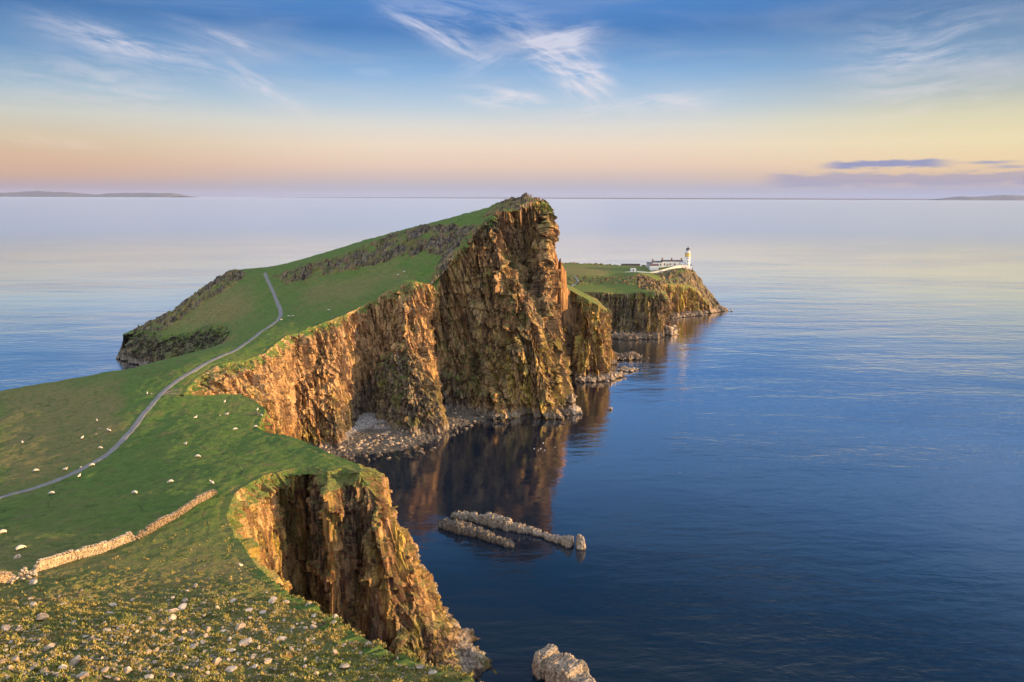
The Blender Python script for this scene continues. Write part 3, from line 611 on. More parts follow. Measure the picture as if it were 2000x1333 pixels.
kc = [[P(836, 564, 346), P(838, 640, 350), P(842, 740, 352), P(850, 792, 349)], [P(852, 572, 352), P(852, 700, 353), P(866, 800, 346)], [P(870, 530, 357), P(882, 700, 350), P(902, 806, 341)], [P(900, 480, 361), P(915, 600, 357), P(922, 720, 352), P(940, 812, 336)],
      [P(930, 450, 365), P(945, 600, 353), P(955, 720, 346), P(975, 817, 332)], [P(948, 421, 369), P(962, 500, 360), P(975, 600, 352), P(985, 700, 344), P(1003, 817, 331)],
      [P(962, 417, 371), P(974, 500, 357), P(1000, 600, 347), P(1015, 700, 339), P(1016, 806, 337)], [P(972, 414, 373), P(982, 500, 364), P(1030, 600, 346), P(1050, 700, 338), P(1048, 808, 334)],
      [P(985, 412, 375), P(993, 500, 376), P(1038, 600, 350), P(1062, 700, 339), P(1066, 812, 333)], [P(1005, 411, 378), P(1012, 500, 381), P(1044, 600, 364), P(1072, 700, 345), P(1082, 810, 334)],
      [P(1030, 404, 380), P(1040, 500, 381), P(1052, 600, 369), P(1078, 700, 356), P(1092, 808, 338)], [P(1049, 392, 384), P(1056, 500, 373), P(1062, 600, 364), P(1082, 700, 356), P(1096, 807, 340)],
      [P(1064, 395, 388), P(1067, 480, 366), P(1070, 600, 359), P(1086, 700, 353), P(1101, 806, 343)], [P(1073, 410, 397), P(1074, 500, 378), P(1075, 600, 372), P(1092, 700, 366), P(1106, 795, 354)], [np.array([19., 412, 104]), np.array([21., 412, 50]), np.array([30., 398, 0.])],
      [np.array([8., 434, 103]), np.array([12., 440, 50]), np.array([20., 445, 0.])]]
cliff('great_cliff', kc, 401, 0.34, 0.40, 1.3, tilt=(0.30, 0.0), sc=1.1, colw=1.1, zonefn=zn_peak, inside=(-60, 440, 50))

wc = [[np.array([-262., 474, 22.]), np.array([-272., 468, 0.])], [P(268, 652, 452), P(254, 695, 446)], [P(290, 640, 449), P(275, 690, 442)], [P(309, 653, 440), P(300, 700, 432)], [P(345, 656, 434), P(338, 700, 425)], [P(393, 644, 424), P(385, 690, 412)], [P(420, 641, 412), P(415, 690, 398)], [P(440, 640, 402), P(436, 690, 388)], [P(455, 652, 350), P(440, 690, 350)]]
cliff('west_cliff', wc, 451, 0.6, 0.6, 1.1, zonefn=lambda X, Y, Z, u, v: Z4(0.45 + 0 * X, 0.1, 0, 1.0), inside=(-200, 480, 20))
# second headland just beyond the great cliff
h2f = [P(1075, 545, 436), P(1092, 553, 434), P(1104, 562, 428), P(1112, 567, 438), P(1122, 573, 427), P(1135, 579, 424), P(1150, 587, 421), P(1160, 592, 422), P(1170, 596, 420), P(1179, 602, 424)]
h2b = [P(1180, 600, 446), P(1165, 583, 462), P(1130, 566, 470), P(1090, 545, 475), P(1040, 545, 470)]
poly2 = [*h2f, *h2b]; F2 = Field(poly2)
def attr2(X, Y, z, sd_):
    edge = sstep(sd_, 4.0, 0.5); o = np.zeros(X.shape)
    return np.stack([0.6 * edge, 0.3 + o, o, o, o], -1)
def det2(x, y, z0): return 0.5 * fbm(x / 8, y / 8, x * 0, 4, 91)
def H2(x, y): z0 = F2(x, y); return z0 + det2(x, y, z0)
build_heightfield('headland', F2, det2, poly2, [14] * len(h2f) + [3] * len(h2b), lambda Y, U: U + 0 * Y, np.linspace(405, 500, 140), np.linspace(0, 85, 130), attr2, 1.0)
bases = [(1078, 742, 410), (1094, 742, 410), (1106, 740, 412), (1117, 736, 424), (1122, 738, 414), (1132, 744, 406), (1152, 745, 405), (1162, 744, 406), (1173, 742, 407), (1183, 736, 412)]
def zn_h2(X, Y, Z, u, v):
    n = fbm(X / 9, Y / 9, Z / 30, 3, 35); return Z4(0.4 + 0 * X, np.clip(0.75 + n, 0, 1), np.clip(0.2 + n, 0, 0.5), 0.8 * sstep(u, 1106, 1110) * sstep(u, 1121, 1118))
cliff('headland_cliff', [[a, P(*b_)] for a, b_ in zip(h2f, bases)] + [[h2b[0], P(1184, 728, 432)], [h2b[1], down(h2b[1], (6, 4), 0)]], 501, 0.45, 0.5, 0.9, H='H2', tilt=(0.02, 0), sc=0.9, colw=1.1, zonefn=zn_h2, inside=(30, 460, 20))

# lighthouse headland
t3 = [P(1040, 566, 585), P(1085, 568, 572), P(1120, 570, 562), P(1150, 571, 560), P(1180, 572, 556), P(1200, 574, 561), P(1212, 574, 552), P(1222, 574, 550), P(1232, 573, 560), P(1250, 572, 553), P(1265, 572, 548), P(1280, 570, 548), P(1292, 570, 550), P(1303, 577, 558)]
u3 = [P(1298, 567, 592), P(1290, 558, 625), P(1300, 556, 636), P(1322, 557, 646), P(1345, 561, 652), P(1360, 569, 655), P(1371, 582, 658)]
p3 = [P(1384, 594, 662), P(1398, 603, 666), P(1414, 604, 674), P(1398, 584, 684), P(1378, 558, 690), P(1364, 540, 694), P(1353, 526, 698)]
k3 = [np.array([185., 735, 30.]), P(1262, 521.5, 742), P(1150, 516, 752), P(1085, 513.5, 755), P(1000, 514, 750)]
poly3 = [*t3, *u3, *p3, *k3]
inner3 = [(1100, 550, 600), (1180, 550, 598), (1235, 558, 580), (1150, 535, 640), (1220, 540, 635), (1110, 523, 700), (1200, 526, 700), (1245, 541, 612), (1262, 546, 607), (1280, 552, 608), (1250, 533, 640), (1300, 540, 660), (1340, 530, 672), (1320, 524, 690), (1270, 526, 690), (1285, 530, 680), (1342, 522, 694), (1300, 523, 698), (1350, 545, 668), (1225, 531, 680), (1245, 560, 578), (1262, 563, 575), (1285, 563, 580)]
F3 = Field(poly3 + [P(*p) for p in inner3], 0.001)
def det3(x, y, z0): return 0.25 * fbm(x / 9, y / 9, x * 0, 4, 95)
TIER = [(1242, 536), (1262, 541), (1300, 553), (1300, 572), (1262, 566), (1246, 562)]
KNOLL = [(1280, 535), (1345, 522), (1362, 530), (1420, 606), (1372, 600), (1370, 575), (1345, 556), (1300, 552)]
def H3(x, y): z0 = F3(x, y); return z0 + det3(x, y, z0)
def attr3(X, Y, z, sd_):
    u, v = proj(X, Y, z); o = np.zeros(X.shape)
    tier = pmask(u, v, TIER, 3); kn = pmask(u, v, KNOLL, 3) * np.maximum(sstep(fbm(X / 6, Y / 6, o, 3, 97), -0.5, 0.0), sstep(u, 1350, 1362))
    mid = 0.8 * pmask(u, v, [(1085, 540), (1240, 540), (1240, 556), (1085, 556)], 3) * (fbm(X / 4, Y / 4, o, 3, 98) > 0.1)
    sky = 0.8 * sstep(Y, 738, 745)
    crag = np.clip(np.maximum.reduce([tier * 0.7, kn, mid, sky]), 0, 1); f1, f2, val = cell(X / 3, Y / 3, o, 5)
    dry = pmask(u, v, DRY[4], 6)
    edge = sstep(sd_, 2.5, 0.3)
    return np.stack([np.clip(np.maximum(np.maximum(crag, tier), 0.5 * edge), 0, 1), np.maximum(dry, 0.25), o, np.clip(crag, 0, 0.85), (crag + 0.6 * tier) * 2.6 * facet(X / 4, Y / 4, o, 5)], -1)
build_heightfield('far_headland', F3, det3, poly3, [14] * (len(t3) - 1) + [10] * (len(u3) + 1) + [0.95] * len(p3) + [2.5] * len(k3), lambda Y, U: U * Y / 600, np.linspace(535, 790, 420), np.linspace(0, 225, 420), attr3, 0.8)
def zn_h3(X, Y, Z, u, v):
    n = fbm(X / 7, Y / 7, Z / 40, 3, 45) - 0.15; o = sstep(u, 1240, 1290)
    return Z4(0.5 + 0 * X, np.clip(0.55 + n, 0, 1), np.clip(0.15 + 0.3 * n, 0, 0.5), np.clip(0.95 - 0.5 * o - 1.6 * np.maximum(n, 0), 0, 0.95))
cliff('far_cliff', [[a, P(proj(*a)[0] + 2, 652 + 3 * (i % 2), a[1] - 5)] for i, a in enumerate(t3)] + [[u3[0], down(u3[0], (3, -2), 0)], [u3[1], down(u3[1], (4, 0), 0)]], 601, 0.5, 0.55, 0.8, H='H3', tilt=(0.02, 0), sc=0.9, colw=1.2, zonefn=zn_h3, inside=(100, 650, 20))
cliff('point_cliff', [[a, down(a, (2.5, -3), 0)] for a in u3[1:]] + [[p3[0], down(p3[0], (1, -2), 0)]], 651, 0.5, 0.55, 0.8, H='H3', tilt=(0.02, 0), sc=0.9, colw=1.0, zonefn=zn_h2, inside=(130, 690, 20))

# ------------------------------------------------------------------ ground finding
def hit(px, py, H=None, y0=30, y1=560):
    H = H or H1; tb = tanb(px, py); Y = np.arange(y0, y1, 0.5); u, v = unroll(px, py)
    Z = CAMZ - Y * tb; X = (u - 1000) / FPX * (Y * CP + (CAMZ - Z) * SP)
    g = H(X, Y); b = np.nonzero(g > Z)[0]
    if len(b) == 0: return None
    i = b[0]; return np.array([X[i], Y[i], g[i]])
# ------------------------------------------------------------------ distant land
def far_land(name, prof, dist, label=None):
    """a long hill range standing far out; profile = photograph x and height in photograph pixels"""
    top = []; n = 60
    xs = np.interp(np.linspace(0, 1, n), np.linspace(0, 1, len(prof)), [p[0] for p in prof]); hs = np.interp(xs, [p[0] for p in prof], [p[1] for p in prof])
    v = []
    for i, (x, h) in enumerate(zip(xs, hs)):
        X = (x - 1000) / FPX * dist * CP; hh = (h + (0.4 * math.sin(i * 1.7) * min(1, h / 6) if h > 0 else 0)) / FPX * dist
        for dy, k in ((-0.03, 0.0), (-0.012, 0.7), (0, 1.0), (0.02, 0.8), (0.06, 0.0)):
            v.append((X, dist * (1 + dy), (hh + 110) * k - (0 if k else 5)))
    v = np.array(v); v[:, 2] -= np.where(v[:, 2] > 0, 0, 0)
    m = simple('hill_heather', (0.05, 0.055, 0.055), 0.95, 0.3, 0.0006)
    return tag(mesh_obj(name, v, gridfaces(n, 5, True), m, True), kind='structure')
far_land('distant_hills', [(-60, 5), (0, 6), (30, 7), (70, 10), (100, 8), (130, 8), (160, 5), (190, 3), (215, 6), (270, 7), (335, 6.5), (342, 5), (350, 1)], 110000)
far_land('distant_hills', [(1830, 0.5), (1858, 3), (1875, 6), (1895, 5), (1930, 7), (1960, 9), (2000, 8), (2060, 7)], 110000)
far_land('horizon_strip', [(500, -1.2), (700, -0.3), (960, 0.4), (1200, 0.9), (1500, 1.2), (1800, 0.9), (1900, -1.2)], 115000)  # low strip added to stand in for the sea's dark horizon line

# ------------------------------------------------------------------ footpath
def hits(pl, H=None, y0=30, y1=560):
    return [p for p in (hit(a[0], a[1], H, y0, y1) for a in pl) if p is not None]
def resample(pts, step):
    pts = np.array(pts, float)
    # Catmull-Rom through the points
    out = []
    Pn = np.vstack([2 * pts[0] - pts[1], pts, 2 * pts[-1] - pts[-2]])
    for i in range(1, len(Pn) - 2):
        a, b, c, d = Pn[i - 1:i + 3]; n = max(2, int(np.linalg.norm(c - b) / step))
        for t in np.linspace(0, 1, n, endpoint=False):
            out.append(0.5 * (2 * b + (c - a) * t + (2 * a - 5 * b + 4 * c - d) * t * t + (3 * b - a - 3 * c + d) * t ** 3))
    out.append(pts[-1]); return np.array(out)
def ribbon(name, pl, width, mat, H=H1, lift=0.07, y1=560):
    c = resample(hits(pl, H, 30, y1), 0.7)[:, :2]; t = np.gradient(c, axis=0); t /= np.linalg.norm(t, axis=1, keepdims=True); nn = np.stack([-t[:, 1], t[:, 0]], 1)
    offs = np.array([-0.5, -0.42, -0.2, 0, 0.2, 0.42, 0.5]); wj = width * (1 + 0.22 * vnoise(np.arange(len(c)) / 1.3, np.zeros(len(c)), np.zeros(len(c)), 14) + 0.2 * vnoise(np.arange(len(c)) / 4.0, np.zeros(len(c)), np.zeros(len(c)), 4))
    X = c[:, :1] + nn[:, :1] * offs * wj[:, None]; Y = c[:, 1:] + nn[:, 1:] * offs * wj[:, None]
    Z = H(X, Y) + lift; Z = np.maximum(Z, smooth1(Z, 2, 1)); Z[:, [0, -1]] -= 0.2
    return tag(mesh_obj(name, np.stack([X, Y, Z], -1).reshape(-1, 3), gridfaces(len(c), len(offs)), mat, True), kind='structure')
def path_material():
    m, N, b = new_mat('path_concrete')
    g = N.node('ShaderNodeNewGeometry'); pos = g.outputs['Position']
    n = N.m('ADD', N.m('MULTIPLY', N.noise(pos, 0.6, 5, 0.7), 0.5), N.m('MULTIPLY', N.noise(pos, 5, 4, 0.7), 0.5))
    N.set(b.inputs['Base Color'], N.ramp(n, [(0.3, (0.085, 0.082, 0.082)), (0.5, (0.17, 0.162, 0.162)), (0.7, (0.25, 0.235, 0.225))])); b.inputs['Roughness'].default_value = 0.85
    return m
M_PATH = path_material()
PATH = [(-60, 992), (0, 973), (60, 957), (120, 935), (170, 912), (215, 884), (248, 851), (275, 818), (300, 787), (320, 765), (350, 742), (400, 712), (450, 690), (480, 671), (510, 648), (535, 632), (547, 620), (548, 608), (543, 594), (535, 574), (525, 552), (517, 534)]
ribbon('path', PATH, 2.1, M_PATH)
M_DIRT = simple('bare_earth', (0.16, 0.12, 0.09), 0.95, 0.35, 1.2)
ribbon('path', [(322, 768), (335, 764), (352, 761)], 1.6, M_DIRT, lift=0.05)
ribbon('path', [(318, 772), (332, 770), (350, 768)], 1.2, M_DIRT, lift=0.05)
ribbon('path', [(1111, 562), (1122, 556), (1128, 552), (1127, 546), (1122, 540)], 2.0, M_PATH, H3, 0.1, 790)

# ------------------------------------------------------------------ stones
def ico(sub):
    bm = bmesh.new(); bmesh.ops.create_icosphere(bm, subdivisions=sub, radius=1.0)
    v = np.array([x.co[:] for x in bm.verts]); f = np.array([[w.index for w in q.verts] for q in bm.faces]); bm.free(); return v, f
ICO = {k: ico(k) for k in (1, 2, 3)}
def rock_shape(seed, sub=3, flat=0.6, sharp=1.0, elong=1.3):
    v, f = ICO[sub]; v = v.copy(); r = np.random.default_rng(seed)
    # cut by random planes for broken faces
    for k in range(int(9 * sharp) + 3):
        n = r.normal(size=3); n /= np.linalg.norm(n); d = r.uniform(0.38, 0.8); t = v @ n
        v -= np.maximum(t - d, 0)[:, None] * n
    o = r.uniform(0, 50, 3)
    v += v * (0.14 * fbm(v[:, 0] * 1.6 + o[0], v[:, 1] * 1.6 + o[1], v[:, 2] * 1.6 + o[2], 3, seed))[:, None]
    return v * np.array([elong, 1, flat]), f
ROCKS = []
for k in range(9):
    v, f = rock_shape(900 + k, 2, [0.5, 0.75, 0.6, 0.4, 0.8, 0.55, 0.65, 0.5, 0.9][k], 1.0, [1.5, 1.1, 1.3, 1.7, 1.0, 1.2, 1.4, 1.25, 1.05][k])
    me = bpy.data.meshes.new('stone'); me.from_pydata(v.tolist(), [], f.tolist()); me.update(); me.materials.append(M_STONE); ROCKS.append(me)
SHORES = []
for k in range(8):
    v, f = rock_shape(950 + k, 2, [0.6, 0.75, 0.65, 0.5, 0.8, 0.7, 0.6, 0.9][k], 0.5, [1.4, 1.15, 1.3, 1.5, 1.1, 1.2, 1.4, 1.05][k])
    me = bpy.data.meshes.new('boulder'); me.from_pydata(v.tolist(), [], f.tolist()); me.update(); me.materials.append(M_SHORE); me.polygons.foreach_set('use_smooth', [True] * len(me.polygons)); SHORES.append(me)
def place(me, name, p, s, rz=None, sink=0.15, tilt=0.25):
    o = bpy.data.objects.new(name, me); COL.objects.link(o)
    o.location = (p[0], p[1], p[2] + s * (0.25 - sink)); o.scale = (s * random.uniform(.85, 1.15), s * random.uniform(.85, 1.15), s * random.uniform(.8, 1.2))
    o.rotation_euler = (random.uniform(-tilt, tilt), random.uniform(-tilt, tilt), random.uniform(0, 6.28) if rz is None else rz)
    return o
def merged(name, shapes, places, mat, smooth=False):
    """many stones nobody could count, as one mesh; places = (x, y, z, size, rot)"""
    V, Fc, off = [], [], 0
    for i, (x, y, z, s_, rz) in enumerate(places):
        v, f = shapes[i % len(shapes)]; c, q = math.cos(rz), math.sin(rz)
        w = np.stack([(v[:, 0] * c - v[:, 1] * q) * s_ + x, (v[:, 0] * q + v[:, 1] * c) * s_ + y, v[:, 2] * s_ + z], 1)
        V.append(w); Fc.append(f + off); off += len(v)
    return mesh_obj(name, np.concatenate(V), np.concatenate(Fc), mat, smooth)
# big stones that can be told apart on the near slope (photograph x, y, width in pixels)
named = [(68, 1139, 26, 'big smooth golden boulder just below the broken end of the wall'),
         (80, 1173, 13, 'small pointed stone below the big smooth boulder'), (80, 1210, 28, 'long low slab of pale stone on the left of the slope'),
         (145, 1217, 18, 'rounded pale stone just right of the long low slab'), (260, 1176, 15, 'pale stone high on the slope under the brown tussocks'),
         (357, 1193, 26, 'pointed pale stone in the upper middle of the slope'), (363, 1176, 20, 'flat pale stone directly above the pointed one in the upper middle'),
         (455, 1177, 22, 'rounded grey stone high on the slope near the cliff brink'), (425, 1192, 20, 'grey stone half in shadow near the cliff brink'),
         (484, 1197, 26, 'broad pale stone right of the rounded grey one near the brink'), (405, 1234, 20, 'upright block of pale stone in the middle of the slope'),
         (480, 1262, 32, 'large wedge-shaped stone in the right middle of the slope'), (95, 1265, 18, 'rounded stone in the left middle of the slope'),
         (355, 1255, 22, 'craggy stone beside a dark hollow in the middle of the slope'), (127, 1312, 24, 'tilted block among the cluster at the bottom left corner'),
         (165, 1322, 30, 'broad flat block at the bottom left edge of the picture'), (205, 1312, 20, 'leaning pale stone along the bottom edge'), (250, 1318, 24, 'wide stone at the bottom edge, left of centre of the slope'),
         (400, 1310, 24, 'left block of the tumbled stone heap at the bottom edge'), (425, 1302, 30, 'highest block of the tumbled stone heap at the bottom edge'), (450, 1316, 28, 'right block of the tumbled stone heap at the bottom edge'),
         (603, 1180, 16, 'stone perched on the brink above the dark cliff'), (656, 1212, 22, 'largest stone perched on the brink above the dark cliff'), (652, 1221, 16, 'stone leaning below the largest brink stone'),
         (615, 1206, 20, 'pale stone a little left of the largest brink stone'), (548, 1253, 30, 'ragged flat stone in the right half of the slope'), (655, 1281, 22, 'pale stone low on the right of the slope'),
         (530, 1175, 30, 'oblong grey-white stone close to the brink'), (35, 1091, 16, 'bluish white boulder in the field left of the wall'), (195, 839, 7, 'small pale rock lying in the left field near a sheep')]
taken = []
for i, (px, py, w, lab) in enumerate(named):
    p = hit(px, py)
    if p is None: continue
    d = np.linalg.norm(p - [0, 0, CAMZ]); s_ = w / 2 / FPX * d / 1.4
    o = place(ROCKS[i % 9], 'boulder' if w > 24 else 'stone', p, s_, tilt=0.15); tag(o, lab, 'rock'); taken.append((px, py, w))
slope = [(0, 1150), (120, 1150), (300, 1150), (430, 1085), (480, 1100), (560, 1168), (660, 1225), (800, 1290), (890, 1333), (0, 1333)]
cand = []
r2 = np.random.default_rng(5)
while len(cand) < 2600:
    px, py = r2.uniform(0, 900), r2.uniform(1085, 1333)
    if inpoly(np.array([px]), np.array([py]), slope)[0] < 4: continue
    dens = np.clip((py - 1130) / 150, 0.05, 1) * (0.45 + 0.55 * np.exp(-((px - 430) / 190) ** 2 - ((py - 1280) / 80) ** 2) + 0.35 * (px < 300) * (py > 1270))
    if px > 620: dens *= 0.35
    dens *= 0.35 + 1.2 * (vnoise(np.array([px / 45]), np.array([py / 25]), np.array([0.5]), 8)[0] > 0.0)
    if r2.random() > dens: continue
    w = 3.5 * (r2.pareto(2.5) + 1.0); w = min(w, 22) * (0.6 + 0.55 * (py - 1100) / 233)
    if any(abs(px - a) < (w + b_) * .5 and abs(py - c) < (w + b_) * .35 for a, c, b_ in taken): continue
    cand.append((w, px, py)); taken.append((px, py, w)) if w > 7 else None
cand.sort(reverse=True)
rest = []
for i, (w, px, py) in enumerate(cand):
    p = hit(px, py, None, 30, 140)
    if p is None: continue
    s_ = w / 2 / FPX * np.linalg.norm(p - [0, 0, CAMZ]) / 1.15
    if i < 265:
        o = place(ROCKS[int(r2.integers(9))], 'stone', p, s_)
        pl_ = 'left part of the near grassy slope' if px < 230 else ('middle of the near grassy slope' if px < 450 else 'near slope close to the cliff brink')
        tag(o, 'one of many pale stones on the ' + pl_, 'rock', 'pale stones strewn over the ' + pl_)
    else: rest.append((p[0], p[1], p[2] + s_ * 0.15, s_, r2.uniform(0, 6.28)))
tag(merged('rubble', [rock_shape(970 + k, 1, 0.6, 1, 1.3) for k in range(6)], rest, M_STONE), 'small pale rubble strewn between the stones of the near slope', 'rubble', kind='stuff')
# ------------------------------------------------------------------ tussocks on the near slope
def tufts():
    n = 95000; rr = np.random.default_rng(3)
    Y = 40 * np.exp(rr.random(n) ** 0.8 * math.log(118 / 40.)); U = rr.uniform(-0.85, 0.12, n); X = U * (Y + 10)
    d, _ = polydist(X, Y, poly1); u_, v_ = proj(X, Y, F1(X, Y))
    wallv = np.interp(u_, [0, 66, 200, 282, 340, 420, 470], [1140, 1128, 1086, 1052, 1022, 1000, 1030])
    k = (d > -0.3) & (v_ > wallv + 8) & (fbm(X / 1.6, Y / 1.6, X * 0, 3, 12) > -0.25 + 0.5 * (v_ < 1180)); z0_ = F1(X, Y); ph = z0_ / 1.15 + 1.1 * fbm(X / 9, Y / 9, X * 0, 3, 21) + 0.35 * fbm(X / 1.7, Y / 1.7, X * 0, 2, 24); ph -= np.floor(ph); k &= (ph > 0.12) & (ph < 0.62)
    X, Y = X[k], Y[k]; n = len(X); Z = H1(X, Y)
    hgt = rr.uniform(0.10, 0.26, n); V, Fc = [], []
    for j in range(4):
        a = rr.uniform(0, 6.28, n); w = rr.uniform(0.05, 0.12, n); lean = rr.uniform(0.02, 0.16, n); b_ = rr.uniform(0, 6.28, n)
        ox, oy = rr.normal(0, 0.07, n), rr.normal(0, 0.07, n)
        V.append(np.stack([np.stack([X + ox - np.cos(a) * w, Y + oy - np.sin(a) * w, Z - 0.05], 1), np.stack([X + ox + np.cos(a) * w, Y + oy + np.sin(a) * w, Z - 0.05], 1), np.stack([X + ox + np.cos(b_) * lean, Y + oy + np.sin(b_) * lean, Z + hgt], 1)], 1).reshape(-1, 3))
    V = np.concatenate(V); Fc = np.arange(len(V)).reshape(-1, 3)
    m, N, b = new_mat('tussock_grass'); g = N.node('ShaderNodeNewGeometry'); pos = g.outputs['Position']
    q = N.m('ADD', N.m('MULTIPLY', N.noise(pos, 0.12, 4, 0.6), 0.6), N.m('MULTIPLY', N.noise(pos, 2.5, 3, 0.7), 0.4))
    N.set(b.inputs['Base Color'], N.ramp(q, [(0.34, (0.08, 0.15, 0.025)), (0.45, (0.21, 0.215, 0.05)), (0.58, (0.34, 0.26, 0.09))])); b.inputs['Roughness'].default_value = 0.8
    tag(mesh_obj('tussock_grass', V, Fc, m), 'short tufts of yellow-green grass over the near slope', 'grass', kind='stuff')
tufts()

# ------------------------------------------------------------------ dry stone wall
def drystone(name, pl, height, label, seed, ragged=0.12, thick=0.75):
    c = resample(hits(pl, None, 60, 170), 0.2)[:, :2]; t = np.gradient(c, axis=0); t /= np.linalg.norm(t, axis=1, keepdims=True); nn = np.stack([-t[:, 1], t[:, 0]], 1)
    s = np.r_[0, np.cumsum(np.linalg.norm(np.diff(c, axis=0), axis=1))]; L = s[-1]; rr = np.random.default_rng(seed)
    def at(q): return np.array([np.interp(q, s, c[:, 0]), np.interp(q, s, c[:, 1])]), np.array([np.interp(q, s, nn[:, 0]), np.interp(q, s, nn[:, 1])])
    shapes = [rock_shape(seed + k, 1, 0.75, 0.8, 1.25) for k in range(7)]; shapes2 = [rock_shape(seed + 20 + k, 2, 0.75, 1.0, 1.25) for k in range(7)]
    V, Fc, off = [], [], 0
    rows = int(height / 0.27)
    for k in range(rows + 1):
        z = 0.10 + k * 0.27; batter = thick / 2 * (1 - 0.28 * k / rows)
        q = rr.uniform(0, 0.3)
        while q < L:
            ln = rr.uniform(0.30, 0.62)
            hh = height * (1 + ragged * vnoise(np.array([q / 3.0]), np.array([0.3]), np.array([0.7]), seed)[0] * 2) * min(1, 0.35 + q / 1.2, 0.35 + (L - q) / 1.2)
            if z < hh:
                (p, n_) = at(q + ln / 2); g = float(H1(p[0], p[1])); dr = at(min(L, q + ln))[0] - at(q)[0]; an = math.atan2(dr[1], dr[0])
                for side in ((-1, 1) if k < rows - 1 else (-1, 0, 1)):
                    v, f = shapes2[int(rr.integers(7))]; a = an + rr.normal(0, 0.12); ca, sa = math.cos(a), math.sin(a)
                    w = v * np.array([ln * 0.46, 0.24, 0.21]) * rr.uniform(0.85, 1.15); ti = rr.normal(0, 0.12); w = w @ np.array([[math.cos(ti), 0, math.sin(ti)], [0, 1, 0], [-math.sin(ti), 0, math.cos(ti)]])
                    px_, py_ = p + n_ * side * (batter - 0.12)
                    V.append(np.stack([w[:, 0] * ca - w[:, 1] * sa + px_, w[:, 0] * sa + w[:, 1] * ca + py_, w[:, 2] + g + z], 1)); Fc.append(f + off); off += len(v)
            q += ln
    V.append(None); V.pop()
    # rubble core so that no light shows through
    m_ = len(c[::5]); cc = c[::5]; cn = nn[::5]; g = H1(cc[:, 0], cc[:, 1]); ends = np.clip(np.minimum(s[::5] / 1.2, (L - s[::5]) / 1.2), 0, 1)
    hh = (height - 0.35) * (1 + ragged * vnoise(s[::5] / 3.0, s[::5] * 0 + 0.3, s[::5] * 0 + 0.7, seed) * 2) * (0.1 + 0.9 * ends)
    core = np.stack([np.stack([cc[:, 0] + cn[:, 0] * o, cc[:, 1] + cn[:, 1] * o, g + (hh if tp else -0.3)], 1) for o, tp in ((-0.2, 0), (-0.15, 1), (0.15, 1), (0.2, 0))], 1)
    V.append(core.reshape(-1, 3)); cf = gridfaces(m_, 4) + off
    cf = np.concatenate([cf[:, [0, 1, 2]], cf[:, [0, 2, 3]]])
    ob = mesh_obj(name, np.concatenate(V), np.concatenate(Fc + [cf]), M_WALL)
    return tag(ob, label, 'stone wall')
M_WALL = stone_material('wall_stone', (0.16, 0.12, 0.08), (0.36, 0.28, 0.19), (0.58, 0.49, 0.37), 0.4)
drystone('dry_stone_wall', [(67, 1119), (120, 1103), (200, 1079), (262, 1056)], 1.75, 'long straight run of golden drystone wall, at its highest beside the near slope', 31)
drystone('dry_stone_wall', [(262, 1056), (275, 1051), (281, 1047)], 1.35, 'short sunken stretch of drystone wall between the two long runs', 32)
drystone('dry_stone_wall', [(281, 1047), (340, 1014), (378, 990), (421, 966)], 1.5, 'upper end of the drystone wall running up to the promontory', 33)
drystone('dry_stone_wall', [(-40, 1147), (-10, 1141), (22, 1134)], 1.9, 'broken piece of drystone wall cut by the left edge of the picture', 34)
drystone('dry_stone_wall', [(36, 1130), (45, 1127), (55, 1124)], 1.5, 'small stub of drystone wall left standing in the gap', 35)
rb = []
for k in range(130):
    px, py = r2.uniform(16, 72), 0; py = 1137 - (px - 16) * 0.28 + r2.normal(0, 3)
    if 34 < px < 56 and r2.random() < 0.6: continue
    p = hit(px, py)
    rb.append((p[0], p[1], p[2] + r2.uniform(0.02, 0.35), r2.uniform(0.12, 0.28), r2.uniform(0, 6.28)))
tag(merged('fallen_stones', [rock_shape(990 + k, 1, 0.7, 1, 1.2) for k in range(6)], rb, M_WALL), 'grey heap of fallen wall stones filling the gaps beside the wall stub', 'rubble', kind='stuff')

# ------------------------------------------------------------------ animals and people grown over a skeleton
def skinned(name, verts, edges, radii, sub=2):
    me = bpy.data.meshes.new(name); me.from_pydata(verts, edges, []); ob = bpy.data.objects.new(name, me); COL.objects.link(ob)
    ob.modifiers.new('skin', 'SKIN'); me.skin_vertices.new() if not me.skin_vertices else None
    for v, r in zip(me.skin_vertices[0].data, radii): v.radius = r if isinstance(r, tuple) else (r, r)
    me.skin_vertices[0].data[0].use_root = True
    sb = ob.modifiers.new('sub', 'SUBSURF'); sb.levels = sub; sb.render_levels = sub
    dg = bpy.context.evaluated_depsgraph_get(); out = bpy.data.meshes.new_from_object(ob.evaluated_get(dg)); out.name = name
    bpy.data.objects.remove(ob); bpy.data.meshes.remove(me); return out
M_WOOL = simple('fleece', (0.50, 0.45, 0.38), 0.95, 0.12, 9); M_FACE = simple('sheep_face', (0.10, 0.085, 0.07), 0.8, 0.15, 9)
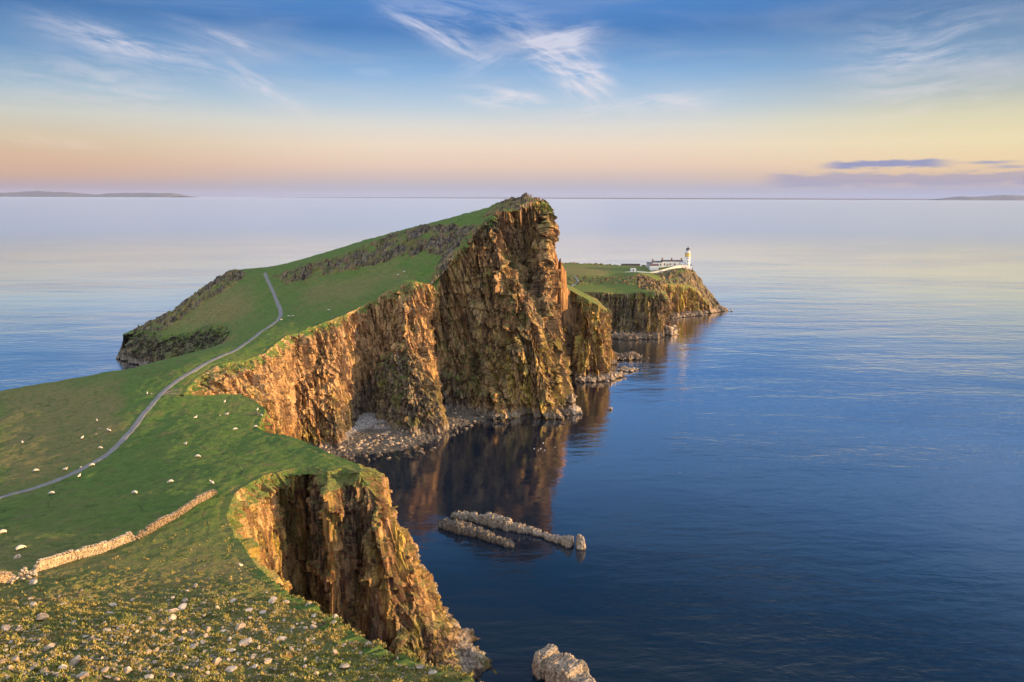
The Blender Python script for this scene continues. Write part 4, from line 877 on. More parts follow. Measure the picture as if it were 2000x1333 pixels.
def sheep_mesh(pose):
    v = [(-0.42, 0, 0.60), (-0.15, 0, 0.57), (0.15, 0, 0.57), (0.38, 0, 0.60)]; r = [(.24, .25), (.28, .29), (.28, .29), (.23, .24)]
    if pose == 'graze': v += [(0.56, 0, 0.50), (0.70, 0, 0.26), (0.80, 0, 0.12)]; r += [.12, .095, .055]
    elif pose == 'turn': v += [(0.52, 0.08, 0.86), (0.60, 0.20, 0.98), (0.68, 0.33, 0.93)]; r += [.12, .095, .055]
    else: v += [(0.54, 0, 0.86), (0.66, 0, 0.97), (0.82, 0, 0.90)]; r += [.12, .095, .055]
    e = [(i, i + 1) for i in range(6)]
    for x, sx in ((-0.38, -1), (0.32, 1)):
        for y in (-0.13, 0.13):
            b0 = 0 if sx < 0 else 3; n = len(v)
            if sx < 0: v += [(x - 0.04, y, 0.44), (x - 0.09, y, 0.24), (x - 0.03, y, 0.0)]
            else: v += [(x + 0.02, y, 0.42), (x + 0.04, y, 0.22), (x + 0.03, y, 0.0)]
            r += [.085, .042, .04]; e += [(b0, n), (n, n + 1), (n + 1, n + 2)]
    hd = v[5]
    for y in (-1, 1): v.append((hd[0] - 0.04, hd[1] + 0.14 * y, hd[2] + 0.05)); r.append(.025); e.append((5, len(v) - 1))
    v.append((-0.60, 0, 0.50)); r.append(.04); e.append((0, len(v) - 1))
    me = skinned('sheep', v, e, r); me.materials.append(M_WOOL); me.materials.append(M_FACE)
    for p in me.polygons:
        c = p.center; p.use_smooth = True
        if c.z < 0.30 and (abs(c.x) < 0.5) or (Vector(c) - Vector(v[6])).length < 0.14 or (Vector(c) - Vector(v[5])).length < 0.09: p.material_index = 1
    return me
SHEEP = {k: sheep_mesh(k) for k in ('graze', 'turn', 'up')}
M_DARKW = simple('dark_fleece', (0.10, 0.085, 0.075), 0.95, 0.2, 9)
flock = [(44, 867, 'graze', 2.4, 1.15, 'sheep standing alone in the far left field, away from the path'),
         (70, 923, 'graze', 0.6, 1.2, 'left one of the two sheep just above the lowest bend of the path'), (128, 920, 'up', 0.1, 1.15, 'right one of the two sheep just above the lowest bend of the path'),
         (190, 824, 'turn', 2.2, 0.9, 'highest sheep in the field left of the path, grazing below the brown slope'), (161, 859, 'up', 1.4, 1.0, 'sheep seen end-on in the left field, below and left of a lamb'),
         (188, 850, 'up', 0, 0.45, 'tiny white lamb in the left field beside a sheep'), (214, 845, 'up', 3.1, 1.15, 'sheep nearest the upper part of the path on its left side'),
         (196, 878, 'graze', 0.1, 1.1, 'sheep between the path bend and the lamb, grazing side-on'), (181, 912, 'graze', 3.6, 1.15, 'sheep standing at the very edge of the path'),
         (158, 914, 'up', 0.4, 0.45, 'tiny lamb on the left side of the path opposite a sheep'), (155, 933, 'up', 1.5, 1.0, 'sheep seen end-on just below the path'),
         (102, 967, 'graze', 3.3, 1.25, 'sheep on the open grass below the lower left path'), (264, 967, 'graze', 3.0, 1.25, 'sheep alone in the middle of the green field above the wall'),
         (334, 944, 'graze', 3.5, 1.15, 'sheep between the lone field sheep and the end of the wall'), (415, 947, 'turn', 2.6, 1.1, 'sheep standing right at the upper end of the wall'),
         (382, 819, 'turn', 0.5, 1.1, 'sheep with turned head left of centre in the upper green field'), (443, 812, 'up', 0.1, 1.2, 'sheep side-on near the field edge beside a tiny lamb'),
         (430, 813, 'up', 0.8, 0.4, 'tiny white lamb left of the side-on sheep near the field edge'), (439, 788, 'up', 1.57, 1.05, 'round sheep seen from behind nearest the foot of the lit cliff wall'),
         (459, 841, 'graze', 0.6, 1.15, 'sheep walking uphill close to the bay edge of the field'), (362, 870, 'turn', 5.9, 1.1, 'sheep in the middle field above and left of its neighbour'),
         (386, 895, 'graze', 0.1, 1.25, 'sheep in the middle field below and right of its neighbour'), (288, 771, 'up', 2.0, 1.0, 'sheep next to the path above the junction with the earth track'),
         (296, 771, 'up', 0.2, 0.45, 'tiny lamb right of the sheep next to the upper path'), (6, 1044, 'graze', 3.7, 1.35, 'sheep cut by the left edge of the picture'),
         (40, 1076, 'graze', 0.9, 1.35, 'large woolly sheep above the bluish boulder in the lower left field'), (503, 803, 'up', 1.5, 1.0, 'upper sheep on the sunlit lip of the bay'),
         (511, 814, 'graze', 5.7, 1.0, 'white sheep lower down on the sunlit lip of the bay beside a dark one'), (499, 836, 'graze', 0.3, 1.0, 'sheep at the lowest corner of the sunlit lip of the bay'),
         (549, 627, 'up', 0.3, 1.1, 'small distant sheep right beside the bend of the far path'), (564, 620, 'graze', 0.0, 1.2, 'left one of two distant sheep right of the far path bend'),
         (572, 619.5, 'graze', 3.1, 1.2, 'right one of two distant sheep right of the far path bend'), (642, 608, 'graze', 0.4, 1.3, 'distant sheep alone above the middle of the long cliff wall'),
         (777, 539.5, 'graze', 0.2, 1.3, 'left one of two far sheep on the grassy shoulder below the crags'), (789, 534.5, 'up', 0.2, 1.3, 'right one of two far sheep on the grassy shoulder below the crags')]
for px, py, pose, rz, sc_, lab in flock:
    p = hit(px, py)
    if p is None: print('no ground for', lab); continue
    o = bpy.data.objects.new('lamb' if sc_ < 0.6 else 'sheep', SHEEP[pose]); COL.objects.link(o); o.location = (p[0], p[1], p[2] - 0.02); o.rotation_euler = (0, 0, rz); o.scale = (sc_ * 0.86,) * 3
    tag(o, lab, 'lamb' if sc_ < 0.6 else 'sheep', 'sheep and lambs grazing on the headland')
ds = SHEEP['graze'].copy(); ds.materials.clear(); ds.materials.append(M_DARKW); ds.materials.append(M_DARKW)
p = hit(503, 813); o = bpy.data.objects.new('sheep', ds); COL.objects.link(o); o.location = p; o.rotation_euler = (0, 0, 3.0)
tag(o, 'dark-fleeced sheep on the sunlit lip of the bay', 'sheep', 'sheep and lambs grazing on the headland')
# walkers on the summit
def person(px, py, rz, jacket, lab, Y):
    v = [(0, 0, 0.95), (0, 0, 1.18), (0, 0, 1.40), (0, 0, 1.52), (0.01, 0, 1.62), (0.01, 0, 1.74)]; r = [(.14, .10), (.13, .10), (.17, .10), .055, .085, .07]; e = [(0, 1), (1, 2), (2, 3), (3, 4), (4, 5)]
    for s_ in (-1, 1):
        n = len(v); v += [(s_ * 0.10, 0, 0.86), (s_ * 0.11, 0.02, 0.48), (s_ * 0.12, -0.02, 0.09), (s_ * 0.13, 0.14, 0.03)]; r += [.095, .065, .045, .035]; e += [(0, n), (n, n + 1), (n + 1, n + 2), (n + 2, n + 3)]
        n = len(v); v += [(s_ * 0.21, 0, 1.40), (s_ * 0.27, -0.02, 1.13), (s_ * 0.25, 0.10, 0.90), (s_ * 0.25, 0.14, 0.81)]; r += [.055, .045, .035, .03]; e += [(2, n), (n, n + 1), (n + 1, n + 2), (n + 2, n + 3)]
    me = skinned('person', v, e, r)
    for m_ in (simple('trousers', (0.03, 0.03, 0.035)), jacket, simple('skin', (0.45, 0.28, 0.2)), simple('hair', (0.05, 0.03, 0.02))): me.materials.append(m_)
    for q in me.polygons:
        c = q.center; q.use_smooth = True; q.material_index = 0 if c.z < 0.92 and abs(c.x) < 0.2 else (2 if (c.z > 1.47 or (c.z < 0.86)) else 1)
        if c.z > 1.66 or (c.z > 1.58 and c.y < -0.03): q.material_index = 3
    b = P(px, py, Y); g = float(H1(b[0], b[1])); o = bpy.data.objects.new('person', me); COL.objects.link(o); o.location = (b[0], b[1], g - 0.03); o.rotation_euler = (0, 0, rz); o.scale = (1.15,) * 3
    tag(o, lab, 'person', 'walkers standing on the summit')
person(1032.8, 381, 2.8, simple('dark_jacket', (0.02, 0.02, 0.03)), 'walker in dark clothes standing leftmost on the summit', 397)
person(1036.3, 381, 0.4, simple('red_jacket', (0.25, 0.05, 0.04)), 'walker in a reddish jacket in the middle of the summit group', 397)
person(1038.6, 381, 4.0, simple('brown_jacket', (0.16, 0.08, 0.05)), 'walker in a brown jacket standing rightmost on the summit', 398)

# ------------------------------------------------------------------ beach and shore
bpts = [P(560, 850, z=3.6), P(600, 862, z=3.2), P(630, 868, z=3.0), P(655, 862, z=2.8), P(672, 838, z=3.4), P(700, 806, z=4.2), P(725, 800, z=4.0), P(742, 818, z=2.8), P(780, 830, z=2.0), P(815, 834, z=1.8), P(860, 828, z=1.6), P(850, 793, z=2.2), P(880, 802, z=1.2), P(930, 812, z=0.8),
        P(985, 819, z=-0.6), P(930, 830, z=-0.7), P(885, 845, z=-0.7), P(860, 860, z=-0.7), P(830, 880, z=-0.8), P(790, 893, z=-0.8), P(730, 900, z=-0.8), P(690, 903, z=-0.8), P(650, 897, z=-0.5), P(600, 880, z=1.5), P(560, 866, z=3.0)]
FB = Field(bpts + [P(700, 850, z=1.6), P(760, 860, z=0.7), P(820, 855, z=0.5), P(700, 880, z=0.3), P(640, 880, z=0.9)], 0.01)
def beach_material():
    m, N, b = new_mat('beach_cobbles'); g = N.node('ShaderNodeNewGeometry'); pos = g.outputs['Position']; z = N.sep(pos)[2]
    n = N.noise(pos, 1.5, 5, 0.8); vo = N.node('ShaderNodeTexVoronoi'); N.set(vo.inputs['Vector'], pos); vo.inputs['Scale'].default_value = 1.6
    c = N.mix(N.ss(n, 0.35, 0.65), (0.30, 0.27, 0.26), (0.56, 0.52, 0.50)); c = N.mix(N.m('MULTIPLY', N.ss(vo.outputs['Distance'], 0.35, 0.7), 0.8), c, (0.07, 0.06, 0.06))
    zz = N.m('ADD', z, N.m('MULTIPLY', N.m('SUBTRACT', N.noise(pos, 0.12, 3), 0.5), 2.2))
    c = N.mix(N.ss(zz, 2.0, 3.0, 1, 0), c, N.mix(N.ss(n, 0.4, 0.6), (0.035, 0.032, 0.026), (0.13, 0.11, 0.085)))
    N.set(b.inputs['Base Color'], c); b.inputs['Roughness'].default_value = 0.85
    return m
gx, gy = np.meshgrid(np.linspace(-118, -5, 330), np.linspace(270, 352, 250), indexing='ij')
d_, _ = polydist(gx, gy, bpts); f1, f2, vv = cell(gx / 1.2, gy / 1.2, gx * 0, 3)
gz = FB(gx, gy) + 0.6 * (1 - f1) + 0.25 * fbm(gx / 6, gy / 6, gx * 0, 3, 4) - np.maximum(-d_ - 3.5, 0) * 0.5; gz = np.maximum(gz, -3)
fb = gridfaces(330, 250); zz = gz.ravel()[fb]; fb = fb[(zz.max(1) > -2.5) & (d_.ravel()[fb].max(1) > -8)]
tag(mesh_obj('beach', np.stack([gx, gy, gz], -1).reshape(-1, 3), fb, beach_material(), True), kind='structure')
def on_beach(px, py):
    z = 1.5
    for _ in range(8): q = P(px, py, z=z); z = 0.5 * z + 0.5 * float(FB(q[0], q[1]))
    return P(px, py, z=max(z, -0.3))
front = [(640, 885), (700, 858), (760, 845), (830, 840), (870, 812), (905, 815), (990, 820), (985, 827), (930, 834), (900, 846), (866, 862), (850, 885), (790, 895), (720, 900), (680, 902)]
upper = [(700, 806), (735, 818), (760, 840), (700, 860), (650, 882), (600, 866), (640, 866), (660, 850)]
bl = []
while len(bl) < 1900:
    px, py = r2.uniform(590, 1000), r2.uniform(795, 905); a_, b_ = np.array([px]), np.array([py])
    inf = inpoly(a_, b_, front)[0] > -2; inu = inpoly(a_, b_, upper)[0] > 0
    if not (inf or inu): continue
    bl.append((4.0 + r2.pareto(2.8) * 4.0 if inf else 2.4 + r2.pareto(3.5) * 2.2, px, py))
bl += [(9, 740, 856), (9, 745, 860), (8, 836, 866), (8, 800, 892), (8, 690, 888), (9, 703, 893), (7, 765, 893), (8, 820, 860), (9, 888, 808), (7, 905, 810), (8, 850, 880), (6, 868, 850)]
bl.sort(reverse=True); small = []
for i, (w, px, py) in enumerate(bl):
    w = min(w * (1.25 if i < 160 else 1.0), 13); q = on_beach(px, py); s_ = w / 2 / FPX * q[1] / 1.2
    if i < 280:
        o = place(SHORES[int(r2.integers(8))], 'boulder', q, s_, sink=0.1); lo_ = 'dark tidal shelf at the edge of the bay' if q[2] < 1.2 else 'dry upper beach under the long cliff wall'
        tag(o, 'one of many rounded boulders on the ' + lo_, 'rock', 'rounded boulders on the ' + lo_)
    else: small.append((q[0], q[1], q[2] + 0.1 * s_, s_, r2.uniform(0, 6.28)))
tag(merged('beach_cobbles', [rock_shape(940 + k, 1, 0.6, 0.4, 1.3) for k in range(5)], small, M_SHORE, True), 'grey cobbles lying between the beach boulders', 'cobbles', kind='stuff')
wet = [(768, 983, 5), (782, 1040, 6), (778, 1050, 6), (790, 1045, 5), (795, 1052, 6), (788, 1057, 4), (765, 1035, 4), (1193, 800, 17), (1100, 829, 8), (1124, 824, 8), (1105, 826, 5), (852, 1036, 6), (843, 1034, 4), (735, 923, 6), (748, 930, 5), (727, 935, 5), (755, 940, 5), (741, 950, 4), (763, 945, 4), (722, 917, 5), (730, 945, 4), (772, 950, 3), (1030, 838, 3), (932, 864, 4), (870, 876, 5), (858, 868, 5), (1010, 826, 6), (940, 822, 6), (960, 826, 4), (975, 824, 6)]
wl = {7: 'lone square rock rising from the sea right of the great cliff', 8: 'flat reddish rock awash off the foot of the great cliff', 9: 'low rock awash just below the corner of the great cliff'}
for i, (px, py, w) in enumerate(wet):
    q = P(px, py, z=0); s_ = w / 2 / FPX * q[1] / 1.15; o = place(SHORES[i % 8], 'sea_rock', q, s_, sink=0.28 if w < 12 else 0.05)
    wh = 'beside the seaward foot of the promontory' if px < 830 else ('near the left tip of the long skerry' if py > 1000 else 'in front of the beach and great cliff')
    tag(o, wl.get(i, 'one of the small rocks breaking the water ' + wh), 'rock', None if i in wl else 'small rocks breaking the water ' + wh)
# ------------------------------------------------------------------ skerries and shelves
def ridge_rock(name, spine, lab, seed, step=0.22, mat=None, blocky=1.0, cat='sea rock'):
    """spine: photograph x, y of the centre line at sea level, height, half-width"""
    w = np.array([[*P(a, b, z=0)[:2], h, hw] for a, b, h, hw in spine]); s = np.r_[0, np.cumsum(np.linalg.norm(np.diff(w[:, :2], axis=0), axis=1))]; n = int(s[-1] / step) + 2; t = np.linspace(0, s[-1], n)
    c = np.stack([np.interp(t, s, w[:, k]) for k in range(4)], 1); c[:, :2] = smooth1(c[:, :2], int(1.2 / step), 0); tg = np.gradient(c[:, :2], axis=0); tg /= np.linalg.norm(tg, axis=1, keepdims=True) + 1e-9; nn = np.stack([-tg[:, 1], tg[:, 0]], 1)
    m_ = 44; th = np.linspace(-0.18, 1.18, m_) * math.pi
    endt = np.clip(np.minimum(t, s[-1] - t) / 1.0, 0, 1) ** 0.5; endt[0] = endt[-1] = 0.02
    f1, f2, val = cell(t / 3.1, t * 0 + 0.4, t * 0, seed); c[:, :2] += nn * (0.9 * fbm(t / 4.5, t * 0, t * 0, 3, seed + 9))[:, None]
    hh = c[:, 2] * (0.74 + 0.30 * val * blocky + 0.30 * fbm(t / 7, t * 0, t * 0 + 3, 2, seed + 8)) * endt; hw = c[:, 3] * (0.85 + 0.35 * val) * (0.4 + 0.6 * endt)
    cs = np.sign(np.cos(th)) * np.abs(np.cos(th)) ** 0.42; sn = np.sign(np.sin(th)) * np.abs(np.sin(th)) ** 0.5
    X = c[:, :1] + nn[:, :1] * hw[:, None] * cs; Y = c[:, 1:2] + nn[:, 1:] * hw[:, None] * cs; Z = np.where(sn > 0, hh[:, None] * sn, 3.0 * sn)
    V = np.stack([X, Y, Z], -1); tu = np.gradient(V, axis=0); tv = np.gradient(V, axis=1); nm = np.cross(tu, tv); nm /= np.linalg.norm(nm, axis=2, keepdims=True) + 1e-9
    if nm[:, m_ // 2, 2].mean() < 0: nm = -nm
    a1, a2, v1 = cell(X / 1.6, Y / 1.6, Z / 2.6, seed + 1); b1_, b2_, v2 = cell(X / 0.6, Y / 0.6, Z / 0.9, seed + 2)
    dsp = 0.7 * facet(X / 2.2, Y / 2.2, Z / 7.0, seed + 1) + 0.26 * facet(X / 0.7, Y / 0.7, Z / 1.3, seed + 2) + 0.3 * fbm(X / 1.2, Y / 1.2, Z / 1.2, 3, seed)
    if seed > 710: dsp = dsp * 1.2 + 1.6 * facet(X / 3.2, Y / 3.2, Z / 3, seed + 4) - 0.2
    V = V + nm * (dsp * np.minimum(1, hh[:, None] / 2.0 + .15) * blocky)[..., None]
    return tag(mesh_obj(name, V.reshape(-1, 3), gridfaces(n, m_), mat or M_SKERRY), lab, cat)
ridge_rock('skerry', [(860, 1026, 2.6, 2.0), (880, 1033, 3.0, 2.4), (905, 1039, 3.0, 2.2), (935, 1047, 2.7, 1.8), (965, 1058, 2.2, 1.5), (990, 1066, 1.7, 1.1), (1007, 1069, 1.2, 0.8)], 'nearer of the two long pale ridges of rock rising from the bay', 701)
ridge_rock('skerry', [(880, 1010, 2.2, 1.4), (925, 1016, 2.6, 1.3), (955, 1025, 3.8, 1.5), (975, 1031, 4.2, 1.5), (1000, 1035, 3.4, 1.4), (1030, 1041, 2.0, 1.3), (1062, 1050, 2.0, 1.2), (1090, 1060, 2.2, 1.2), (1112, 1067, 3.4, 1.3), (1119, 1069, 3.6, 1.2)], 'farther and longer pale ridge of rock in the bay, low in its middle', 702)
ridge_rock('skerry', [(1123, 1070, 3.8, 1.2), (1132, 1070, 4.3, 1.5), (1143, 1069, 3.6, 1.3)], 'upright split block at the right end of the long pale ridge', 703)
ridge_rock('sea_stack', [(1052, 1296, 4.6, 2.6), (1068, 1308, 5.0, 3.2), (1095, 1326, 5.0, 3.4), (1122, 1346, 5.0, 3.4), (1145, 1366, 4.6, 3.0), (1158, 1380, 3.8, 2.4)], 'broad craggy sea stack cut by the bottom edge of the picture', 704, 0.16)
shelf = [([(880, 806, 1.6, 2.0), (930, 814, 1.8, 2.0), (975, 818, 2.0, 2.4), (1003, 819, 1.4, 2.0)], 'pale rock ledge along the left foot of the great cliff', 711),
         ([(1030, 806, 2.0, 2.5), (1060, 810, 2.6, 3.0), (1095, 812, 2.4, 3.0), (1110, 808, 1.6, 2.2)], 'pale rock ledge along the right foot of the great cliff', 712),
         ([(1114, 808, 2.2, 2.2), (1124, 807, 2.8, 2.6), (1136, 806, 1.0, 1.6)], 'pointed rock off the corner of the great cliff', 713),
         ([(1106, 785, 5.5, 2.2), (1114, 786, 6.5, 2.6), (1120, 787, 4.0, 1.8)], 'dark leaning stack against the corner of the great cliff', 714),
         ([(1128, 745, 1.8, 3.0), (1160, 744, 2.6, 4.0), (1190, 741, 3.0, 4.5), (1212, 733, 2.4, 4.0)], 'rubbly rock shelf at the foot of the second headland', 715),
         ([(1212, 725, 1.6, 3.0), (1240, 724, 1.2, 2.0)], 'thin tongue of rock reaching out from the second headland', 716),
         ([(1190, 702, 2.8, 4.0), (1220, 701, 3.0, 5.0), (1248, 700, 3.2, 5.0)], 'dark boulder spit between the second headland and the lighthouse cliffs', 717),
         ([(1196, 660, 3.0, 5.0), (1230, 662, 3.2, 6.0), (1262, 660, 3.0, 6.0), (1288, 660, 3.4, 5.5)], 'long rubbly shelf along the foot of the lighthouse cliffs', 718),
         ([(1286, 650, 7.0, 5.5), (1304, 652, 8.0, 6.5), (1318, 655, 5.0, 4.5)], 'heap of big dark blocks at the corner of the lighthouse cliffs', 719),
         ([(1306, 622, 3.4, 4.0), (1340, 618, 3.0, 4.0), (1368, 616, 3.0, 3.5)], 'low pale ledge along the far point cliff', 720),
         ([(1372, 609, 4.0, 7.0), (1395, 608, 3.6, 6.0), (1415, 606, 2.6, 4.0)], 'rocky toe of the point beyond the lighthouse', 721)]
for sp, lab, sd_ in shelf:
    ridge_rock('rock_shelf', sp, lab, sd_, 0.3 if sd_ < 715 else 0.4, None if sd_ in (711, 712) else M_SHORE, 1.3, 'rock shelf')
hp = []
for sp, lab, sd_ in shelf[4:]:
    for k in range(46 if sd_ < 719 else 60):
        t = r2.random() * (len(sp) - 1); i0 = int(t); f_ = t - i0; q = P(sp[i0][0] * (1 - f_) + sp[i0 + 1][0] * f_, sp[i0][1] * (1 - f_) + sp[i0 + 1][1] * f_, z=0)
        hw_ = sp[i0][3]; dx_, dy_ = r2.normal(0, hw_ * 0.8, 2); r_ = math.hypot(dx_, dy_) / hw_; hp.append((q[0] + dx_, q[1] + dy_, max(-0.2, sp[i0][2] * (1 - 0.6 * r_)), r2.uniform(0.5, 1.5), r2.uniform(0, 6.28)))
tag(merged('shore_blocks', [rock_shape(930 + k, 1, 0.8, 1, 1.2) for k in range(6)], hp, M_SHORE), 'broken blocks heaped over the low shelves below the far cliffs', 'rubble', kind='stuff')
# gulls on the water
M_GULL = simple('gull_feathers', (0.8, 0.8, 0.78), 0.7, 0.05); gull = skinned('gull', [(0, 0, .12), (.18, 0, .14), (.30, 0, .24), (.38, 0, .30), (.47, 0, .29), (-.2, 0, .14), (-.36, 0, .18)], [(0, 1), (1, 2), (2, 3), (3, 4), (0, 5), (5, 6)], [.12, .09, .05, .055, .015, .09, .03]); gull.materials.append(M_GULL)
for i, (px, py) in enumerate([(1043, 877), (1052, 880), (1064, 880), (1061, 866), (1084, 874), (1056, 877)]):
    o = bpy.data.objects.new('gull', gull); COL.objects.link(o); q = P(px, py, z=0); o.location = (q[0], q[1], -0.03); o.rotation_euler = (0, 0, i * 1.3); o.scale = (0.9,) * 3
    tag(o, 'tiny white gull resting on the dark reflection below the great cliff', 'bird', 'gulls resting on the water of the bay')

# ------------------------------------------------------------------ lighthouse station
M_WHITE = simple('white_paint', (0.78, 0.76, 0.72), 0.6, 0.06, 0.8); M_OCHRE = simple('ochre_paint', (0.62, 0.40, 0.12), 0.55, 0.1, 1.5); M_BLACK = simple('black_paint', (0.02, 0.02, 0.022), 0.4, 0.2)
M_SLATE = simple('dark_roof', (0.055, 0.05, 0.055), 0.6, 0.25, 1.2); M_POT = simple('chimney_red', (0.28, 0.13, 0.08), 0.8, 0.2, 2); M_TRIM = simple('tan_trim', (0.42, 0.28, 0.15), 0.7, 0.1)
M_GLASS, _N, _b = new_mat('lantern_glass'); _b.inputs['Base Color'].default_value = (0.55, 0.6, 0.65, 1); _b.inputs['Roughness'].default_value = 0.08; _b.inputs['Transmission Weight'].default_value = 0.5
M_PANE, _N, _b = new_mat('window_glass'); _b.inputs['Base Color'].default_value = (0.03, 0.035, 0.045, 1); _b.inputs['Roughness'].default_value = 0.1
def lathe(name, prof, mat, parent, n=36, smooth=True, loc=(0, 0, 0)):
    a = np.linspace(0, 2 * np.pi, n, endpoint=False); V = [(r * math.cos(t) + loc[0], r * math.sin(t) + loc[1], z + loc[2]) for r, z in prof for t in a]; f = []
    for k in range(len(prof) - 1):
        for i in range(n): j = (i + 1) % n; f.append((k * n + i, k * n + j, (k + 1) * n + j, (k + 1) * n + i))
    f.append(tuple(range(n))[::-1]); f.append(tuple(range((len(prof) - 1) * n, len(prof) * n)))
    ob = mesh_obj(name, V, f, mat, False, parent=parent)
    return ob
def boxes(name, lst, mat, parent=None, bevel=0.0):
    bm = bmesh.new()
    for (x0, x1, y0, y1, z0, z1) in lst:
        r = bmesh.ops.create_cube(bm, size=1.0)
        for v in r['verts']: v.co = Vector(((x0 + x1) / 2 + v.co.x * (x1 - x0), (y0 + y1) / 2 + v.co.y * (y1 - y0), (z0 + z1) / 2 + v.co.z * (z1 - z0)))
    if bevel: bmesh.ops.bevel(bm, geom=bm.edges[:], offset=bevel, segments=1, affect='EDGES')
    me = bpy.data.meshes.new(name); bm.to_mesh(me); bm.free(); me.materials.append(mat); ob = bpy.data.objects.new(name, me); COL.objects.link(ob)
    if parent is not None: ob.parent = parent
    return ob
YL = 692
b0 = P(1341.8, 521.5, YL); ppm = FPX / (YL * CP + (CAMZ - b0[2]) * SP)      # pixels per metre there
L = tag(empty('lighthouse', b0), 'white lighthouse tower with an ochre band and black dome on the far point', 'lighthouse')
tw = lathe('tower', [(2.95, -1.5), (2.95, 0.4), (2.8, 0.5), (2.7, 3), (2.55, 7), (2.5, 10.3)], M_WHITE, L)
lathe('corbel', [(2.6, 10.3), (3.1, 10.9), (3.15, 11.2), (2.7, 11.4), (2.6, 13.2), (2.9, 13.4)], M_OCHRE, L)
lathe('gallery', [(2.9, 13.4), (3.1, 13.5), (3.1, 13.75), (2.2, 13.78)], M_TRIM, L)
lathe('parapet', [(2.2, 13.78), (2.2, 15.2), (2.3, 15.3), (2.1, 15.35)], M_WHITE, L)
rl = []
for k in range(20):
    a = k / 20 * 6.283; rl.append((3.0 * math.cos(a) - .04, 3.0 * math.cos(a) + .04, 3.0 * math.sin(a) - .04, 3.0 * math.sin(a) + .04, 13.75, 14.85))
ra = boxes('railing', rl, M_TRIM, L)
lg = lathe('lantern', [(1.95, 15.35), (1.95, 17.1)], M_GLASS, L, 16)
boxes('mullion', [(1.97 * math.cos(a) - .05, 1.97 * math.cos(a) + .05, 1.97 * math.sin(a) - .05, 1.97 * math.sin(a) + .05, 15.35, 17.1) for a in np.arange(16) / 16 * 6.283], M_WHITE, lg)
dm_ = lathe('dome', [(2.2, 17.1), (2.15, 17.3), (1.9, 18.0), (1.3, 18.7), (0.5, 19.1), (0.3, 19.2), (0.3, 19.6), (0.42, 19.8), (0.25, 20.1), (0.05, 20.3)], M_BLACK, L, 24)
boxes('finial', [(-.05, .05, -.05, .05, 20.2, 21.4), (-.4, .4, -.04, .04, 20.8, 20.9)], M_BLACK, dm_)
for zc_ in (2.6, 5.6, 8.6): wf = boxes('window', [(-.6, .6, -2.95, -2.4, zc_ - .8, zc_ + .8)], M_TRIM, L); boxes('pane', [(-.4, .4, -2.98, -2.9, zc_ - .6, zc_ + .6)], M_PANE, wf)
def house(name, label, x0, x1, ytop, ybase, Y, depth, cat='building', wins=(), doors=(), chimneys=(), roof='flat', rmat=None, wmat=None, group=None, chh=2.4):
    a = P(x0, ybase, Y); b_ = P(x1, ybase, Y); c_ = P(x0, ytop, Y); W_ = b_[0] - a[0]; h = c_[2] - a[2]; rm = rmat or M_SLATE
    E = tag(empty(name, ((a[0] + b_[0]) / 2, Y, a[2])), label, cat, group); w2 = W_ / 2; hw = h - (0.5 if roof == 'flat' else min(1.2, h * .3))
    boxes('wall', [(-w2, w2, 0, depth, -2.0, hw)], wmat or M_WHITE, E)
    if roof == 'flat': rf = boxes('roof', [(-w2 - .15, w2 + .15, -.15, depth + .15, hw + .003, h)], rm, E)
    else:
        v = [(-w2 - .2, -.25, hw), (w2 + .2, -.25, hw), (w2 + .2, depth + .25, hw), (-w2 - .2, depth + .25, hw), (-w2 - .2, depth / 2, h), (w2 + .2, depth / 2, h)]
        v = [(x, y, z + .003) for x, y, z in v]; rf = mesh_obj('roof', v, [(0, 1, 5, 4), (2, 3, 4, 5), (0, 4, 3), (1, 2, 5), (3, 2, 1, 0)], rm, False, parent=E)
    for cx in chimneys:
        X = (cx - (x0 + x1) / 2) / (x1 - x0) * W_; ch = boxes('chimney', [(X - .65, X + .65, depth / 2 - .5, depth / 2 + .5, hw - .1, h + chh * .7), (X - .72, X + .72, depth / 2 - .57, depth / 2 + .57, h + chh * .7 - .25, h + chh * .7 + .02)], M_POT, rf)
        boxes('chimney_pot', [(X - .35, X - .1, depth / 2 - .12, depth / 2 + .12, h + chh * .7 + .02, h + chh), (X + .1, X + .35, depth / 2 - .12, depth / 2 + .12, h + chh * .7 + .02, h + chh)], M_POT, rf)
    for wx in wins:
        X = (wx - (x0 + x1) / 2) / (x1 - x0) * W_; zc_ = min(hw * .55, 1.9); f = boxes('window', [(X - .75, X + .75, -.06, .2, zc_ - .95, zc_ + .95)], M_TRIM, E); boxes('pane', [(X - .52, X + .52, -.09, -.05, zc_ - .75, zc_ + .75)], M_PANE, f)
        boxes('glazing_bar', [(X - .52, X + .52, -.12, -.085, zc_ - .05, zc_ + .05)], M_WHITE, f)
    for wx in doors:
        X = (wx - (x0 + x1) / 2) / (x1 - x0) * W_; boxes('door', [(X - .7, X + .7, -.07, .2, 0, 2.4)], M_TRIM, E)
    return E
house('keepers_cottage', 'long white keepers cottage with three chimneys beside the lighthouse', 1293.6, 1334, 508.8, 520.3, 700, 8, wins=(1297.5, 1309, 1317.5), doors=(1303.5,), chimneys=(1294.5, 1312.8, 1332), roof='pitch')
house('keepers_cottage', 'lower white cottage wing joined to the left end of the long one', 1275, 1293.2, 510.8, 520.8, 699, 7.5, wins=(1278.5, 1284.3, 1290), chimneys=(1275.8,), roof='pitch')
house('outbuilding', 'small grey flat-roofed block at the left end of the cottages', 1265.5, 1274.6, 514, 527.5, 693, 9, wmat=simple('grey_render', (0.42, 0.42, 0.42), .8, .1))
house('shed', 'white shed with dark red roof in front of the cottages', 1269.8, 1286.4, 517.2, 528.5, 684, 7, roof='pitch', rmat=simple('dark_red_roof', (0.12, 0.05, 0.045), .7, .2))
